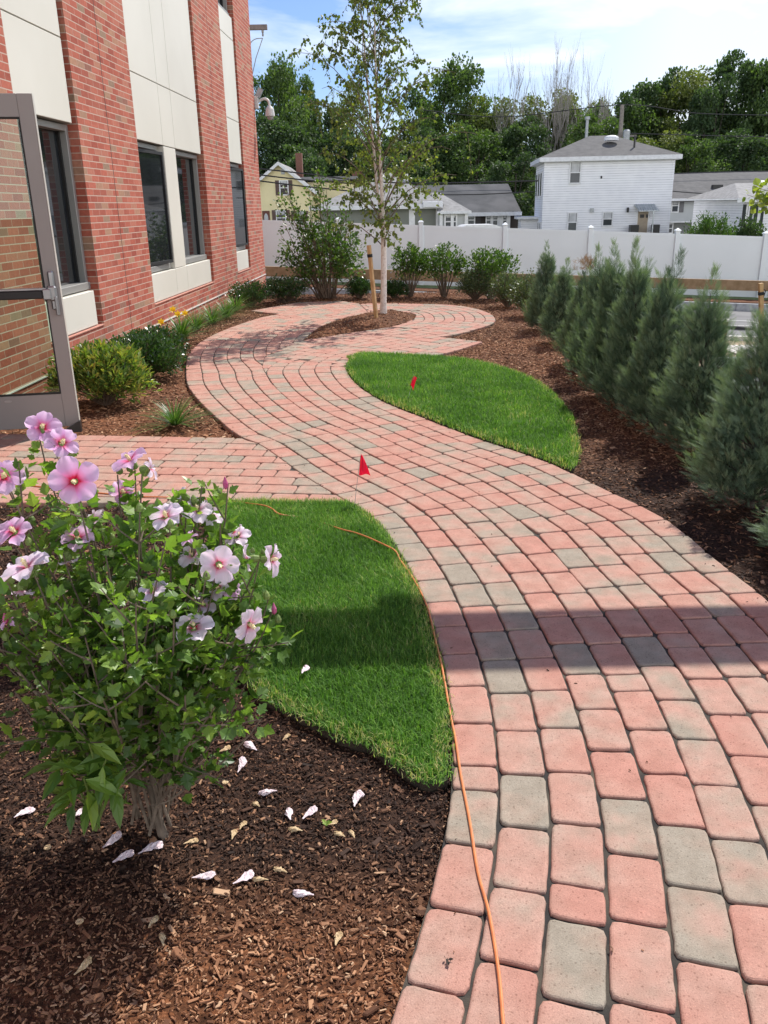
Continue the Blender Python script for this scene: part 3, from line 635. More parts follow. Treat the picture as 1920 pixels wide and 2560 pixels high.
# close any spot the curved courses left open with cut pavers
gx = np.arange(-4, 3.2, .02); gy = np.arange(.2, 16.2, .02); cov = np.zeros((len(gy), len(gx)), bool)
def cells(P, pad=.0):
    P = np.asarray(P); i0, i1 = np.searchsorted(gx, P[:, 0].min()-.02), np.searchsorted(gx, P[:, 0].max()+.02); j0, j1 = np.searchsorted(gy, P[:, 1].min()-.02), np.searchsorted(gy, P[:, 1].max()+.02)
    X, Y = np.meshgrid(gx[i0:i1], gy[j0:j1]); return inside(np.column_stack([X.ravel(), Y.ravel()]), P).reshape(X.shape), (slice(j0, j1), slice(i0, i1))
for P in PLIST: c_, s_ = cells(P); cov[s_] |= c_
for dom, an_ in ((DOM_A, 1.1), (DOM_B, .9), (DOM_W, -.12)):
    c_, s_ = cells(grow(dom, -.01)); hole = c_ & ~cov[s_]; X, Y = np.meshgrid(gx[s_[1]], gy[s_[0]]); e = hole.copy()
    for dx, dy in ((0, 1), (0, -1), (1, 0), (-1, 0)): e &= np.roll(np.roll(hole, dy, 0), dx, 1)
    ca, sa = math.cos(an_), math.sin(an_); dp = [tuple(q) for q in dom]; pts = np.column_stack([X[e], Y[e]])
    for LL, W2 in ((.21, .14), (.13, .13), (.09, .08)):
        for c0 in pts:
            q = [(c0[0]+a*ca-b*sa, c0[1]+a*sa+b*ca) for a, b in ((-LL/2, -W2/2), (LL/2, -W2/2), (LL/2, W2/2), (-LL/2, W2/2))]
            m_, s2 = cells(q)
            if not m_.any() or (cov[s2] & m_).sum() > .07*m_.sum(): continue
            Q = q if inside(np.array(q), dom).all() else clip_convex(dp, q)
            if len(Q) >= 3 and abs(parea(Q)) > .5*LL*W2: add_paver(Q); cov[s2] |= m_
path = PV.build('paver_path', [MT['paver']]); tag(path, kind='structure')
def sheet(name, polys, z, mt, kind='structure', thick=None, parent=None):
    mb = MB()
    for P in polys:
        P = [tuple(q) for q in P]
        if parea(P) < 0: P = P[::-1]
        V = [(x, y, z) for x, y in P]; tri = tessellate_polygon([[Vector(v) for v in V]])
        mb.add(V, np.array([list(t) for t in tri]))
        if thick:
            n = len(P); sd_ = 1; V2 = V+[(x, y, z-thick) for x, y in P]; i = np.arange(n); j = (i+1) % n
            mb.add(V2, np.stack([i, i+n, j+n, j], 1), 1)
    o = mb.build(name, [mt, MT['cutsoil']]); tag(o, kind=kind); return o
sheet('path_sand_joint', [DOM_A, DOM_B, DOM_W], -.0105, MT['joint'])

# --- garden platform, terrain and mulch
def hz(x, y):
    """height of the surrounding terrain"""
    x = np.asarray(x, float); y = np.asarray(y, float)
    low = -.86-.0463*np.clip(x, -14, 30)                           # street level falls away to the right
    low = np.where(y > 24.5, np.maximum(low+.08, low+.08)-.03*np.clip(y-27, 0, 30), low)
    edge = np.maximum((y-16.55)/.9, (x-2.55)/.8)
    edge = np.where((x < -2.9) & (y < 19.9), -1, edge)
    t = np.clip(edge, 0, 1); t = t*t*(3-2*t)
    return -.09*(1-t)+low*t
g = MB()
xs = np.concatenate([[-1500, -500, -200, -100, -60, -40, -25], np.arange(-16, 24.01, .4), [30, 40, 60, 90, 150, 300, 600, 1500]])
ys = np.concatenate([[-300, -100, -30, -10, -4], np.arange(-1, 30.01, .4), [33, 37, 42, 50, 60, 75, 100, 140, 200, 400, 900, 2500]])
X, Y = np.meshgrid(xs, ys); Z = hz(X, Y)
nx, ny = len(xs), len(ys); i = np.arange(ny-1)[:, None]*nx+np.arange(nx-1)[None]; F = np.stack([i, i+1, i+nx+1, i+nx], -1).reshape(-1, 4)
g.add(np.stack([X, Y, Z], -1).reshape(-1, 3), F); tag(g.build('ground', [MT['ground']], smooth=True), kind='structure')
def mulch_h(x, y):
    z = -.030+.010*noise2(x, y, 3, 5)+.007*noise2(x, y, 4, 14)
    p = np.stack([np.ravel(x), np.ravel(y)], 1); inn = inside(p, BEDC); d = polydist(p, BEDC)
    z = np.ravel(z)+np.where(inn, .085*np.clip(d/.35, 0, 1)+.012, 0)
    z = np.where(~inn, z+np.clip((p[:, 1]-15.9)/1.2, 0, 1)*.06, z)
    pin = inside(p, DOM_A) | inside(p, DOM_B) | inside(p, DOM_W)
    z = np.where(pin, -.06, z)
    e = np.maximum((p[:, 1]-16.75)/.5, (p[:, 0]-2.75)/.5); z = z-np.clip(e, 0, 1)**2*.5
    return z.reshape(np.shape(x))
m_ = MB(); xs = np.arange(-3.6, 3.4, .05); ys = np.arange(-.6, 17.5, .05); X, Y = np.meshgrid(xs, ys); Z = mulch_h(X, Y)
nx, ny = len(xs), len(ys); i = np.arange(ny-1)[:, None]*nx+np.arange(nx-1)[None]; F = np.stack([i, i+1, i+nx+1, i+nx], -1).reshape(-1, 4)
m_.add(np.stack([X, Y, Z], -1).reshape(-1, 3), F); tag(m_.build('mulch', [MT['mulch']], smooth=True), kind='structure')

# --- lawns
LAWN1 = px2([(877,1258),(527,1258),(540,1300),(552,1400),(560,1500),(575,1600),(602,1672),(651,1740),(718,1779),(786,1812),(858,1851),(930,1870),(969,1899),(1027,1943),(1070,1962),(1118,1952)])
a0 = int(np.argmin(np.linalg.norm(LC-px2([(1118,1952)])[0], axis=1)))
LAWN1 = np.vstack([catmull(LAWN1, .05), LC[a0:lw0+1] - np.array([.012, 0])])
l0 = int(np.argmin(np.linalg.norm(GC-px2([(1421,1177)])[0], axis=1)))
LAWN2 = np.vstack([GC[l0:ri+1]+np.array([.012, 0]), catmull(px2([(867,892),(879,893),(903,886),(951,887),(1081,893),(1111,896),(1183,905),(1250,921),(1310,941),(1360,969),(1399,1005),(1427,1043),(1438,1082),(1446,1127),(1438,1165),(1421,1177)]), .05)])
for nm, P in (('lawn_soil', [LAWN1, LAWN2]),): sheet(nm, P, .004, MT['soil'], thick=.07)
def sample_poly(P, n):
    P = np.asarray(P); lo, hi = P.min(0), P.max(0); out = []; c = 0
    while c < n:
        q = lo+rng.random((n*2, 2))*(hi-lo); q = q[inside(q, P)]; out.append(q); c += len(q)
    return np.vstack(out)[:n]
BLV = np.array([[-.5, 0, 0], [.5, 0, 0], [.38, .06, .5], [-.38, .06, .5], [.05, .55, .88]]); BLF = [np.array([[0, 1, 2, 3]]), np.array([[3, 2, 4]])]
def grass(name, P, n, h, wd, label):
    q = sample_poly(P, n); d = polydist(q, P); q = q+rng.normal(size=q.shape)*np.where(d < .03, .012, .004)[:, None]; hh = h*(.55+.75*rng.random(n))*(1+.22*noise2(q[:, 0], q[:, 1], 8, 9))*np.clip(.72+d/.08, .72, 1)
    th = rng.random(n)*6.283; lean = rng.normal(size=n)*.55
    Rz = np.zeros((n, 3, 3)); c, s = np.cos(th), np.sin(th); cl, sl = np.cos(lean), np.sin(lean)
    Rz[:, 0, 0] = c; Rz[:, 0, 1] = -s*cl; Rz[:, 0, 2] = s*sl; Rz[:, 1, 0] = s; Rz[:, 1, 1] = c*cl; Rz[:, 1, 2] = -c*sl; Rz[:, 2, 1] = sl; Rz[:, 2, 2] = cl
    mb = MB(); r = np.clip(rng.beta(2, 2.2, n), 0, .95); r[(rng.random(n) < .012) | ((d < .045) & (rng.random(n) < .30))] = 1
    scatter(mb, BLV, BLF, np.column_stack([q, np.full(n, .002)]), Rz, np.column_stack([wd*(.7+.6*rng.random(n)), hh, hh]), r)
    o = mb.build(name, [MT['grass']]); tag(o, label, 'grass', kind='stuff')
grass('lawn_grass', LAWN1, 90000, .037, .0032, 'bright green cut lawn wedge in the foreground beside the flowering shrub')
grass('lawn_grass', LAWN2, 95000, .050, .0054, 'bright green leaf shaped lawn in the bend of the paver path')

# --- mulch chips
CHV = np.array([[-.5, -.5, 0], [.5, -.42, 0], [.46, .5, 0], [-.44, .46, 0], [-.42, -.4, 1], [.45, -.36, 1], [.4, .42, 1], [-.38, .4, 1]])
CHF = BOXF[1:]
def chips(name, n, x0, x1, y0, y1, lmin, lmax, label, extra=None):
    q = np.column_stack([x0+(x1-x0)*rng.random(n), y0+(y1-y0)*rng.random(n)])
    if extra is not None: q = q[extra(q)]
    bad = (inside(q, DOM_A) | inside(q, DOM_B) | inside(q, DOM_W)) & (np.minimum(polydist(q, LCd, False), polydist(q, GCd, False)) > .015) | inside(q, LAWN1) | inside(q, LAWN2)
    bad |= (q[:, 0] < -3.34+.0388*q[:, 1])
    q = q[~bad]; n = len(q)
    d = rdir(n); d[:, 2] *= .28; up = rng.normal(size=(n, 3))*.45; up[:, 2] += 1
    Rm = rot_from(unit(d), unit(up)); l = lmin+(lmax-lmin)*rng.beta(1.3, 3.2, n)
    z = mulch_h(q[:, 0], q[:, 1])+.001+rng.random(n)*.006
    mb = MB(); scatter(mb, CHV, CHF, np.column_stack([q, z]), Rm, np.column_stack([l*(.14+.36*rng.random(n)**1.5), l, .0012+.0025*rng.random(n)]), rng.random(n)**1.15)
    o = mb.build(name, [MT['chip']]); tag(o, label, 'mulch', kind='stuff')
chips('mulch_chips', 105000, -2.0, 1.0, .7, 3.3, .004, .026, 'loose shredded bark in the bed round the flowering shrub')
chips('mulch_chips', 1500, -2.0, 1.0, .7, 3.3, .026, .060, 'long bark shreds in the bed round the flowering shrub')
chips('mulch_chips', 26000, -3.2, 0.0, 3.3, 4.75, .010, .045, 'loose shredded bark between the lawn and the entrance walk')
chips('mulch_chips', 60000, .3, 3.0, 2.0, 12, .014, .050, 'loose shredded bark in the bed under the juniper row')
chips('mulch_chips', 60000, -3.2, 2.6, 6.0, 17, .018, .060, 'loose shredded bark along the brick wall and round the birch')

# bark scraps kicked onto the pavers along the bed edges
n = 9000; q = np.column_stack([-2.6+4.6*rng.random(n), .9+9*rng.random(n)]); q = q[inside(q, DOM_A) | inside(q, DOM_B) | inside(q, DOM_W)]
d = np.minimum(polydist(q, LCd, False), polydist(q, GCd, False)); q = q[rng.random(len(q)) < np.exp(-d/.035)*.9+.012]
q = q[polydist(q, LAWN1) > .05]; n = len(q); dd = rdir(n); dd[:, 2] *= .15; up = rng.normal(size=(n, 3))*.2; up[:, 2] += 1; l = .004+.018*rng.beta(1.2, 3.5, n)
mb = MB(); scatter(mb, CHV, CHF, np.column_stack([q, np.full(n, .0015)]), rot_from(unit(dd), unit(up)), np.column_stack([l*.3, l, .0012+.0015*rng.random(n)]), rng.random(n)*.8)
tag(mb.build('mulch_scraps', [MT['chip']]), 'bark scraps strewn on the pavers along the edges of the path', 'mulch', kind='stuff')

# --- street, kerbs, verge
def street_z(x, y=20): return -.80-.0463*x
def strip(name, x0, x1, yf0, yf1, z0f, mt, n=30, dz=0.0, kind='structure'):
    mb = MB(); xs = np.linspace(x0, x1, n); V = []
    for x in xs: V += [(x, yf0(x), z0f(x)+dz), (x, yf1(x), z0f(x)+dz)]
    i = np.arange(n-1)*2; mb.add(V, np.stack([i, i+2, i+3, i+1], 1)); o = mb.build(name, [mt]); tag(o, kind=kind); return o
nearY = lambda x: 17.75-.10*x
farY = lambda x: 23.45-.08*x
strip('road', -30, 30, nearY, lambda x: farY(x)+.05, street_z, MT['asphalt'], dz=.06)
def kerb(name, yf, w, h, x0, x1, mt, seg=1.83, label=None):
    mb = MB(); x = x0
    while x < x1:
        xb = x+seg-.012; z0, z1 = street_z(x), street_z(xb); V = boxv(x, xb, 0, w, -.2, h+.06); V[:, 1] += np.array([yf(q) for q in V[:, 0]]); V[:, 2] += np.array([street_z(q) for q in V[:, 0]])
        mb.add(V, BOXF); x += seg
    o = mb.build(name, [mt]); tag(o, kind='structure'); return o
kerb('far_kerb', farY, .16, .19, -29, 29, MT['granite'])
kerb('near_kerb', lambda x: nearY(x)-.14, .15, .10, 2.6, 29, MT['concrete'])
strip('mulch_verge', -30, 30, lambda x: farY(x)+.16, lambda x: farY(x)+1.5, lambda x: street_z(x)+.235, MT['mulch'], dz=0)
strip('grass_verge', -30, 30, lambda x: farY(x)+1.5, lambda x: farY(x)+2.6, lambda x: street_z(x)+.235, mat('verge_grass', (.10, .16, .04), (.20, .24, .08), scale=9, rough=1, bump=.8), dz=0)
strip('dirt_strip', 2.9, 30, lambda x: nearY(x)-3.6, lambda x: nearY(x)-.14, street_z, MT['dirt'], dz=.075)
# manhole with its white painted ring
mc = gp(1846, 808, street_z(5.9)+.066)
mb = MB(); lathe(mb, [(.0, 0), (.33, 0), (.36, .0), (.36, .004), (0, .004)], 28, 0); o = mb.build('manhole_cover', [MT['asphalt']]); o.location = (mc[0], mc[1], mc[2]); tag(o, 'round grey manhole cover in the road behind the junipers', 'manhole')
rg = MB(); a = np.linspace(0, 2*math.pi, 37)[:-1]
V = np.vstack([np.column_stack([r_*np.cos(a), r_*np.sin(a), np.full(36, z_)]) for r_, z_ in ((.42, .006), (.47, .006))]); i = np.arange(36); rg.add(V, np.stack([i, (i+1) % 36, 36+(i+1) % 36, 36+i], 1))
o = rg.build('painted_ring', [MT['whiteline']], parent=o)

# ================================================================== BRICK BUILDING
KW, AW = .0388, 3.378
bld = empty('brick_building', (-AW, 0, 0), -math.atan(KW)); tag(bld, 'red brick building with tall cream metal panels and dark recessed windows', 'building')
H_ = 8.2
piers = [(1.2, 5.38), (6.45, 7.92), (9.34, 11.27), (14.77, 16.83), (18.2, 19.95)]
bays = [(7.92, 9.34), (11.27, 14.77), (16.83, 18.2)]
wm = MB()
for a, b in piers: box(wm, -.55, 0, a, b, -.3, H_)
for a, b in bays: box(wm, -.552, -.0015, a-.001, b+.001, -.3, .437); box(wm, -.55, -.27, a, b, .437, H_)
box(wm, -.55, 0, 5.38, 6.45, 2.5, H_)
box(wm, -9, -.55, 1.2, 19.948, -.3, H_-.01)
wall = wm.build('wall', [MT['brick']], bld)
fl = MB()
for a, b in [(1.2, 5.38), (6.45, 19.958)]: fl = MB(); box(fl, -.01, .010, a, b, .183, .195); fl.build('flashing', [MT['flash']], bld)
for y in (10.25, 15.8): jt = MB(); box(jt, -.004, .0015, y-.005, y+.005, .2, H_); jt.build('control_joint', [MT['gasket']], bld)
MT['ledge'] = (mat('ledge_brick', (.52, .25, .19), (.42, .18, .13), scale=12, rough=.9))
for a, b in bays: rw = MB(); box(rw, -.26, .008, a+.002, b-.002, .437, .452, c=.003); rw.build('brick_ledge', [MT['ledge']], bld)
def panel_group(y0, y1, seams_v, zs):
    e = MB()
    ys = [y0+.03]+seams_v+[y1-.10]
    for i in range(len(ys)-1):
        for k in range(len(zs)-1):
            p = MB(); box(p, -.12, -.022, ys[i]+.005, ys[i+1]-.005, zs[k]+.006, zs[k+1]-.006, c=.003); p.build('upper_panel', [MT['panel']], bld)
    box(e, -.2, -.036, y0+.025, y1-.085, zs[0]+.004, zs[-1]-.004)
    e.build('panel_backing', [MT['panel_edge']], bld)
Z3 = [2.43, 3.19, 4.60, 4.99]
panel_group(7.92, 9.34, [], Z3); panel_group(11.27, 14.77, [12.50, 13.12], Z3); panel_group(16.83, 18.2, [], Z3)
def sill_box(y0, y1, seams):
    e = MB(); ys = [y0]+seams+[y1]
    for i in range(len(ys)-1): p = MB(); box(p, -.13, -.018, ys[i]+.003, ys[i+1]-.003, .462, .815, c=.004); p.build('sill_panel', [MT['panel']], bld)
    box(e, -.2, -.03, y0+.002, y1-.004, .454, .80)
    e.build('panel_backing', [MT['panel_edge']], bld)
sill_box(7.95, 9.22, []); sill_box(11.29, 14.66, [12.5, 13.12]); sill_box(16.85, 18.08, [])
def window(y0, y1, z0, z1, sash=0):
    f = MB(); w_ = .06
    box(f, -.24, -.10, y0, y0+w_, z0, z1, c=.004); box(f, -.24, -.10, y1-w_, y1, z0, z1, c=.004)
    box(f, -.24, -.102, y0+w_, y1-w_, z1-w_, z1, c=.004); box(f, -.24, -.07, y0+w_*.5, y1-w_*.5, z0-.002, z0+w_+.01, c=.004)
    wo = f.build('window', [MT['frame']], bld)
    p = MB()
    if sash:
        s = MB(); a = R_(5)
        def q(V):
            V = V.copy(); y = V[:, 1]-y0-.07; x = V[:, 0]+.12; V[:, 0] = -.12+x*math.cos(a)+y*math.sin(a); V[:, 1] = y0+.07-x*math.sin(a)+y*math.cos(a); return V
        for (a0_, a1, b0, b1) in ((y0+.07, y0+.11, z0+.08, z1-.08), (y1-.12, y1-.075, z0+.08, z1-.08), (y0+.11, y1-.12, z0+.08, z0+.12), (y0+.11, y1-.12, z1-.12, z1-.08)):
            s.add(q(boxv(-.14, -.10, a0_, a1, b0, b1)), BOXF)
        s.build('casement_sash', [MT['gasket']], wo)
        p.add(q(boxv(-.125, -.118, y0+.10, y1-.11, z0+.11, z1-.11)), BOXF)
    else: box(p, -.20, -.19, y0+w_*.6, y1-w_*.6, z0+w_*.6, z1-w_*.6)
    p.build('pane', [MT['winglass']], wo)
    g_ = MB(); box(g_, -.189, -.165, y1-w_-.035, y1-w_, z0+w_+.01, z1-w_); g_.build('gasket', [MT['gasket']], wo)
    return wo
window(7.95, 9.31, .83, 2.425); window(11.30, 12.48, .83, 2.425, 1); window(13.14, 14.72, .83, 2.425); window(16.86, 18.17, .83, 2.425, 1)
for (a, b) in bays: window(a+.03, b-.03, 5.0, 7.0)
ml = MB(); box(ml, -.20, -.022, 12.505, 13.115, .822, 2.424, c=.004); ml.build('mullion_panel', [MT['panel']], bld)
dj = MB(); box(dj, -.5, -.12, 5.39, 5.45, 0, 2.49); box(dj, -.5, -.12, 6.38, 6.44, 0, 2.49); box(dj, -.5, -.12, 5.45, 6.38, 2.43, 2.49); dj.build('door_frame', [MT['doorfr']], bld)
dk = MB(); box(dk, -.548, -.52, 5.38, 6.45, 0, 2.49); dk.build('entry_interior', [MT['black']], bld)

# open glass door
D0, D1 = np.array([-2.392, 6.505]), np.array([-3.335, 6.338]); dv = D1-D0; DW = float(np.linalg.norm(dv)); ang = math.atan2(dv[1], dv[0])
dr = empty('glass_door', (D0[0], D0[1], .015), ang); tag(dr, 'open taupe framed glass door with a black push bar in front of the brick wall', 'door')
# local x runs from free edge to hinge; the camera is on local +y side (rotation is about 190 degrees)
f = MB(); T0, T1 = -.022, .022
def fb(x0, x1, z0, z1, m=0): box(f, x0, x1, T0, T1, z0, z1, m, c=.003)
fb(.002, .105, 0, 2.365); fb(DW-.10, DW, 0, 2.365); fb(.105, DW-.10, 0, .262); fb(.105, DW-.10, 2.215, 2.365)
f.build('door_frame', [MT['doorfr']], dr)
e = MB(); box(e, -.002, .0015, T0-.001, T1+.001, 0, 2.366); e.build('sunlit_edge', [MT['dooredge_sun']], dr)  # paler colour stands for sunlight on the door's free edge
gk = MB()
for x0, x1, z0, z1 in ((.105, .113, .262, 2.215), (DW-.108, DW-.10, .262, 2.215), (.113, DW-.108, .262, .272), (.113, DW-.108, 2.205, 2.215)): box(gk, x0, x1, -.012, .025, z0, z1)
gk.build('gasket', [MT['gasket']], dr)
gl = MB(); box(gl, .11, DW-.105, -.004, .004, .266, 2.211); gl.build('glass', [MT['clear']], dr)
pb = MB(); box(pb, .12, DW-.06, .030, .075, .985, 1.045, c=.006); pbo = pb.build('push_bar', [MT['black']], dr)
pc = MB(); box(pc, .09, DW-.03, .026, .070, 1.046, 1.062, c=.003); box(pc, .055, .12, .024, .082, .975, 1.055, c=.008); pc.build('bar_cover', [MT['steel']], pbo)
hd = MB(); box(hd, .028, .070, .022, .060, .90, 1.18, c=.01); box(hd, .02, .085, .024, .075, .965, 1.075, c=.012); box(hd, .018, .040, .04, .085, .86, 1.0, c=.006); hd.build('latch_case', [MT['steel']], dr)
ov = MB(); lathe(ov, [(0, 0), (.028, 0), (.028, .002), (0, .002)], 24); V = ov.v[0]; V[:, 1] *= .33; ov.v[0] = np.column_stack([V[:, 0]+.50, V[:, 2]+.0225, V[:, 1]+.222]); ov.build('maker_badge', [MT['steel']], dr)
# wedge door stop
wd = MB(); wd.add([[0, 0, 0], [.16, 0, 0], [.16, .05, 0], [0, .05, 0], [.15, 0, .085], [.16, 0, .085], [.16, .05, .085], [.15, .05, .085]], BOXF)
o = wd.build('door_stop', [MT['black']]); p = gp(150, 1083); o.location = (p[0], p[1], 0.0); o.rotation_euler = (0, 0, .15); tag(o, 'small black wedge holding the open glass door on the pavers', 'door stop')

# unseen blade on a post, added out of frame to cast the shadow band
cb = MB(); SH = 3.9; kx, ky = math.tan(math.pi/2-SUN_EL)*math.sin(SUN_AZ), math.tan(math.pi/2-SUN_EL)*math.cos(SUN_AZ)
bx, by = SH*kx, SH*ky
V = boxv(-3.4, 5.6, 2.70+by, 3.15+by, SH, SH+.04); V[:, 1] += (V[:, 0]-bx)*.012; cb.add(V, BOXF)
V = boxv(-.02+bx, .20+bx, 3.05+by, 3.30+by, SH+.045, SH+.06); cb.add(V, BOXF)  # added step, shaped for the bulge of the cast shadow on the lawn
can = empty('shadow_band_caster', (0, 0, 0)); tag(can, 'unseen flat grey blade added overhead to cast the shadow band on the path', 'shadow caster')
cb.build('blade', [MT['frame']], can)
cp = MB(); tube(cp, [(5.4, 2.93+by, -.9), (5.4, 2.93+by, SH)], .06, 12); cp.build('post', [MT['frame']], can)

# dome camera on the far corner
dc = empty('dome_camera', (0, 0, 0)); tag(dc, 'white dome security camera on a curved arm at the far corner of the brick building', 'camera')
A_ = [at(x, y, 20.08) for x, y in ((640, 257), (652, 250), (662, 247), (671, 252), (674, 266))]
b1 = MB(); c0 = at(640, 256, 20.08); box(b1, c0[0]-.05, c0[0]+.05, 20.0, 20.16, c0[2]-.12, c0[2]+.12, c=.01); b1.build('junction_box', [MT['camwhite']], dc)
b2 = MB(); tube(b2, catmull(np.array(A_), .03), .028, 10); b2.build('arm', [MT['camwhite']], dc)
b3 = MB(); d0 = at(674, 266, 20.08); lathe(b3, [(0.001, .02), (.05, .0), (.085, -.05), (.10, -.14), (.105, -.19), (.07, -.195), (.001, -.195)], 20, c=(d0[0], d0[1], d0[2])); b3.build('housing', [MT['camwhite']], dc, smooth=False)
b4 = MB(); lathe(b4, [(.07, 0), (.068, -.03), (.045, -.065), (.001, -.078)], 18, c=(d0[0], d0[1], d0[2]-.196)); b4.build('dome', [MT['smoked']], dc, smooth=True)
b5 = MB(); q = at(648, 232, 20.08); V = boxv(-.05, .05, -.06, .06, -.09, .09); ca, sa = math.cos(.5), math.sin(.5); V = np.column_stack([V[:, 0]*ca+V[:, 2]*sa, V[:, 1], -V[:, 0]*sa+V[:, 2]*ca])+q; b5.add(V, BOXF); o = b5.build('floodlight', [MT['galv']]); tag(o, 'small grey box fitting tilted above the dome camera at the building corner', 'wall light')
# utility pole behind the corner with its crossarm
up = empty('utility_pole', (0, 0, 0)); tag(up, 'wooden utility pole crossarm sticking out behind the top of the brick building', 'utility pole')
q = MB(); px_ = -4.3; tube(q, [(px_, 26, -1), (px_, 26, 8.2)], [.15, .11], 10); q.build('pole', [MT['poleg']], up)
q = MB(); a1, a2 = at(668, 68, 26), at(622, 63, 26); dirx = (a1-a2)/np.linalg.norm(a1-a2)
V = boxv(-2.2, 0, -.06, .06, -.06, .06); V = V+a1; q.add(V, BOXF); q.build('crossarm', [MT['poleg']], up)
q = MB(); lathe(q, [(.001, 0), (.03, 0), (.035, -.05), (.02, -.09), (.03, -.12), (.015, -.16), (.001, -.16)], 10, c=tuple(a1+np.array([-.13, 0, -.06]))); q.build('insulator', [MT['galv']], up)
s0 = a1+np.array([-.14, 0, -.26])
q = MB(); tube(q, [s0, at(640, 145, 26), at(630, 190, 26.2)], .012, 5); tube(q, catmull(np.array([s0, at(640, 97, 26), at(628, 105, 26), at(622, 120, 26)]), .05), .012, 5); q.build('drop_wire', [MT['galv']], up)

# ================================================================== FENCE AND GUARD RAIL
fenceY = lambda x: 25.95-.10*x
FZ = lambda x: -.655-.0478*(x+.5)                     # ground line of the fence
f0 = at(1052, 560, 25.9)[0]; FP = [f0+2.42*k for k in range(-9, 9)]
fe = empty('vinyl_fence', (0, 0, 0)); tag(fe, 'white vinyl privacy fence with capped posts stepping down along the street', 'fence')
def skew(V, zf, yf):
    V = V.copy(); V[:, 2] += np.array([zf(x) for x in V[:, 0]]); V[:, 1] += np.array([yf(x) for x in V[:, 0]]); return V
cap_prof = [(.078, 0), (.078, .02), (.062, .035), (.001, .075)]
for k, x in enumerate(FP):
    z0 = FZ(x); y0 = fenceY(x)
    p = MB(); box(p, x-.064, x+.064, y0-.064, y0+.064, z0-.1, z0+1.87, c=.006); po = p.build('fence_post', [MT['vinyl']], fe)
    c = MB(); V = []
    for r_, z_ in ((.082, 0), (.082, .022), (.06, .04), (.004, .085)): V += [(x-r_, y0-r_, z0+1.871+z_), (x+r_, y0-r_, z0+1.871+z_), (x+r_, y0+r_, z0+1.871+z_), (x-r_, y0+r_, z0+1.871+z_)]
    F = [[i*4+j, i*4+(j+1) % 4, i*4+4+(j+1) % 4, i*4+4+j] for i in range(3) for j in range(4)]+[[0, 3, 2, 1], [12, 13, 14, 15]]
    c.add(V, np.array(F)); c.build('post_cap', [MT['vinyl']], po)
    if k == len(FP)-1: break
    x1 = FP[k+1]; q = MB(); xa, xb = x+.066, x1-.066
    q.add(skew(boxv(xa, xb, -.022, .022, 1.70, 1.80), FZ, fenceY), BOXF); q.add(skew(boxv(xa, xb, -.022, .022, .04, .17), FZ, fenceY), BOXF)
    nb = 15; w_ = (xb-xa)/nb
    for j in range(nb): q.add(skew(boxv(xa+j*w_+.0012, xa+(j+1)*w_-.0012, -.012, .012, .165, 1.705), FZ, fenceY), BOXF)
    q.add(skew(boxv(xa, xb, -.0115, .0115, .17, 1.70), FZ, fenceY), BOXF)
    q.build('fence_panel', [MT['vinyl']], fe)
railY = lambda x: 24.15-.08*x
RZ = lambda x: -.20-.0412*(x+2.74)
gr = empty('guard_rail', (0, 0, 0)); tag(gr, 'timber guard rail on galvanised posts along the far kerb', 'guard rail')
RP = [at(988, 680, 24)[0]+3.72*k for k in range(-5, 6)]
for k in range(len(RP)-1):
    b = MB(); b.add(skew(boxv(RP[k]+.006, RP[k+1]-.006, -.075, .075, 0, .265), RZ, railY), BOXF); b.build('rail_beam', [MT['timber']], gr)
for x in RP:
    b = MB(); z0, y0 = RZ(x), railY(x)
    for (xa, xb, ya, yb) in ((x-.09, x+.09, y0+.077, y0+.087), (x-.09, x+.09, y0+.217, y0+.227), (x-.006, x+.006, y0+.087, y0+.217)): box(b, xa, xb, ya, yb, z0-.65, z0+.2)
    po = b.build('rail_post', [MT['galv']], gr)
    b = MB()
    for dx in (-.12, .12):
        for dz in (.06, .2):
            V = []; lathe(b, [(.018, 0), (.016, .012), (.001, .014)], 8); V = b.v[-1]; b.v[-1] = np.column_stack([V[:, 0]+x+dx, -V[:, 2]+y0-.076, V[:, 1]+z0+dz-.04*dx])
    b.build('bolt', [MT['galv']], po)
# drainage corner seen between the junipers
t = empty('drain_platform', (0, 0, 0)); tag(t, 'low slatted grey platform with an orange edge beside the road behind the junipers', 'platform')
P0, P1, P2, P3 = gp(1795, 893, -.72), gp(1900, 893, -.72), gp(1900, 862, -.72), gp(1775, 862, -.72)
o = MB()
for j in range(9):
    a, b = j/9+.015, (j+1)/9-.03
    A = P3+(P2-P3)*a; B = P3+(P2-P3)*b; sh = np.array([.45, 0, 0]); C = P0+(P1-P0)*b+sh; D = P0+(P1-P0)*a+sh
    V = [A, B, C, D]; o.add([tuple(v) for v in V]+[tuple(v-np.array([0, 0, .04])) for v in V], BOXF)
o.build('slat', [MT['concrete']], t)
o = MB(); box(o, P0[0]-.1, P1[0]+.6, P0[1]-.10, P0[1]-.02, -.86, -.715); o.build('front_board', [MT['galv']], t)
o = MB(); box(o, P0[0]-.15, P1[0]+.6, P0[1]-.22, P0[1]-.11, -.98, -.87); o.build('orange_beam', [MT['orange']], t)
o = MB(); box(o, P0[0]-.2, P1[0]+.6, P0[1]-1.3, P0[1]-.23, -1.05, -1.0); o.build('slab', [MT['granite']], t)
o = MB(); q = gp(1796, 876, -.75); tube(o, [(q[0], q[1], -1.1), (q[0], q[1], q[2]+.48)], .10, 16); tube(o, [(q[0], q[1], q[2]+.481), (q[0], q[1], q[2]+.51)], .112, 16, 1)
o = o.build('bollard', [MT['rust'], MT['concrete']]); tag(o, 'short brown round post with a pale cap among the junipers by the road', 'post')

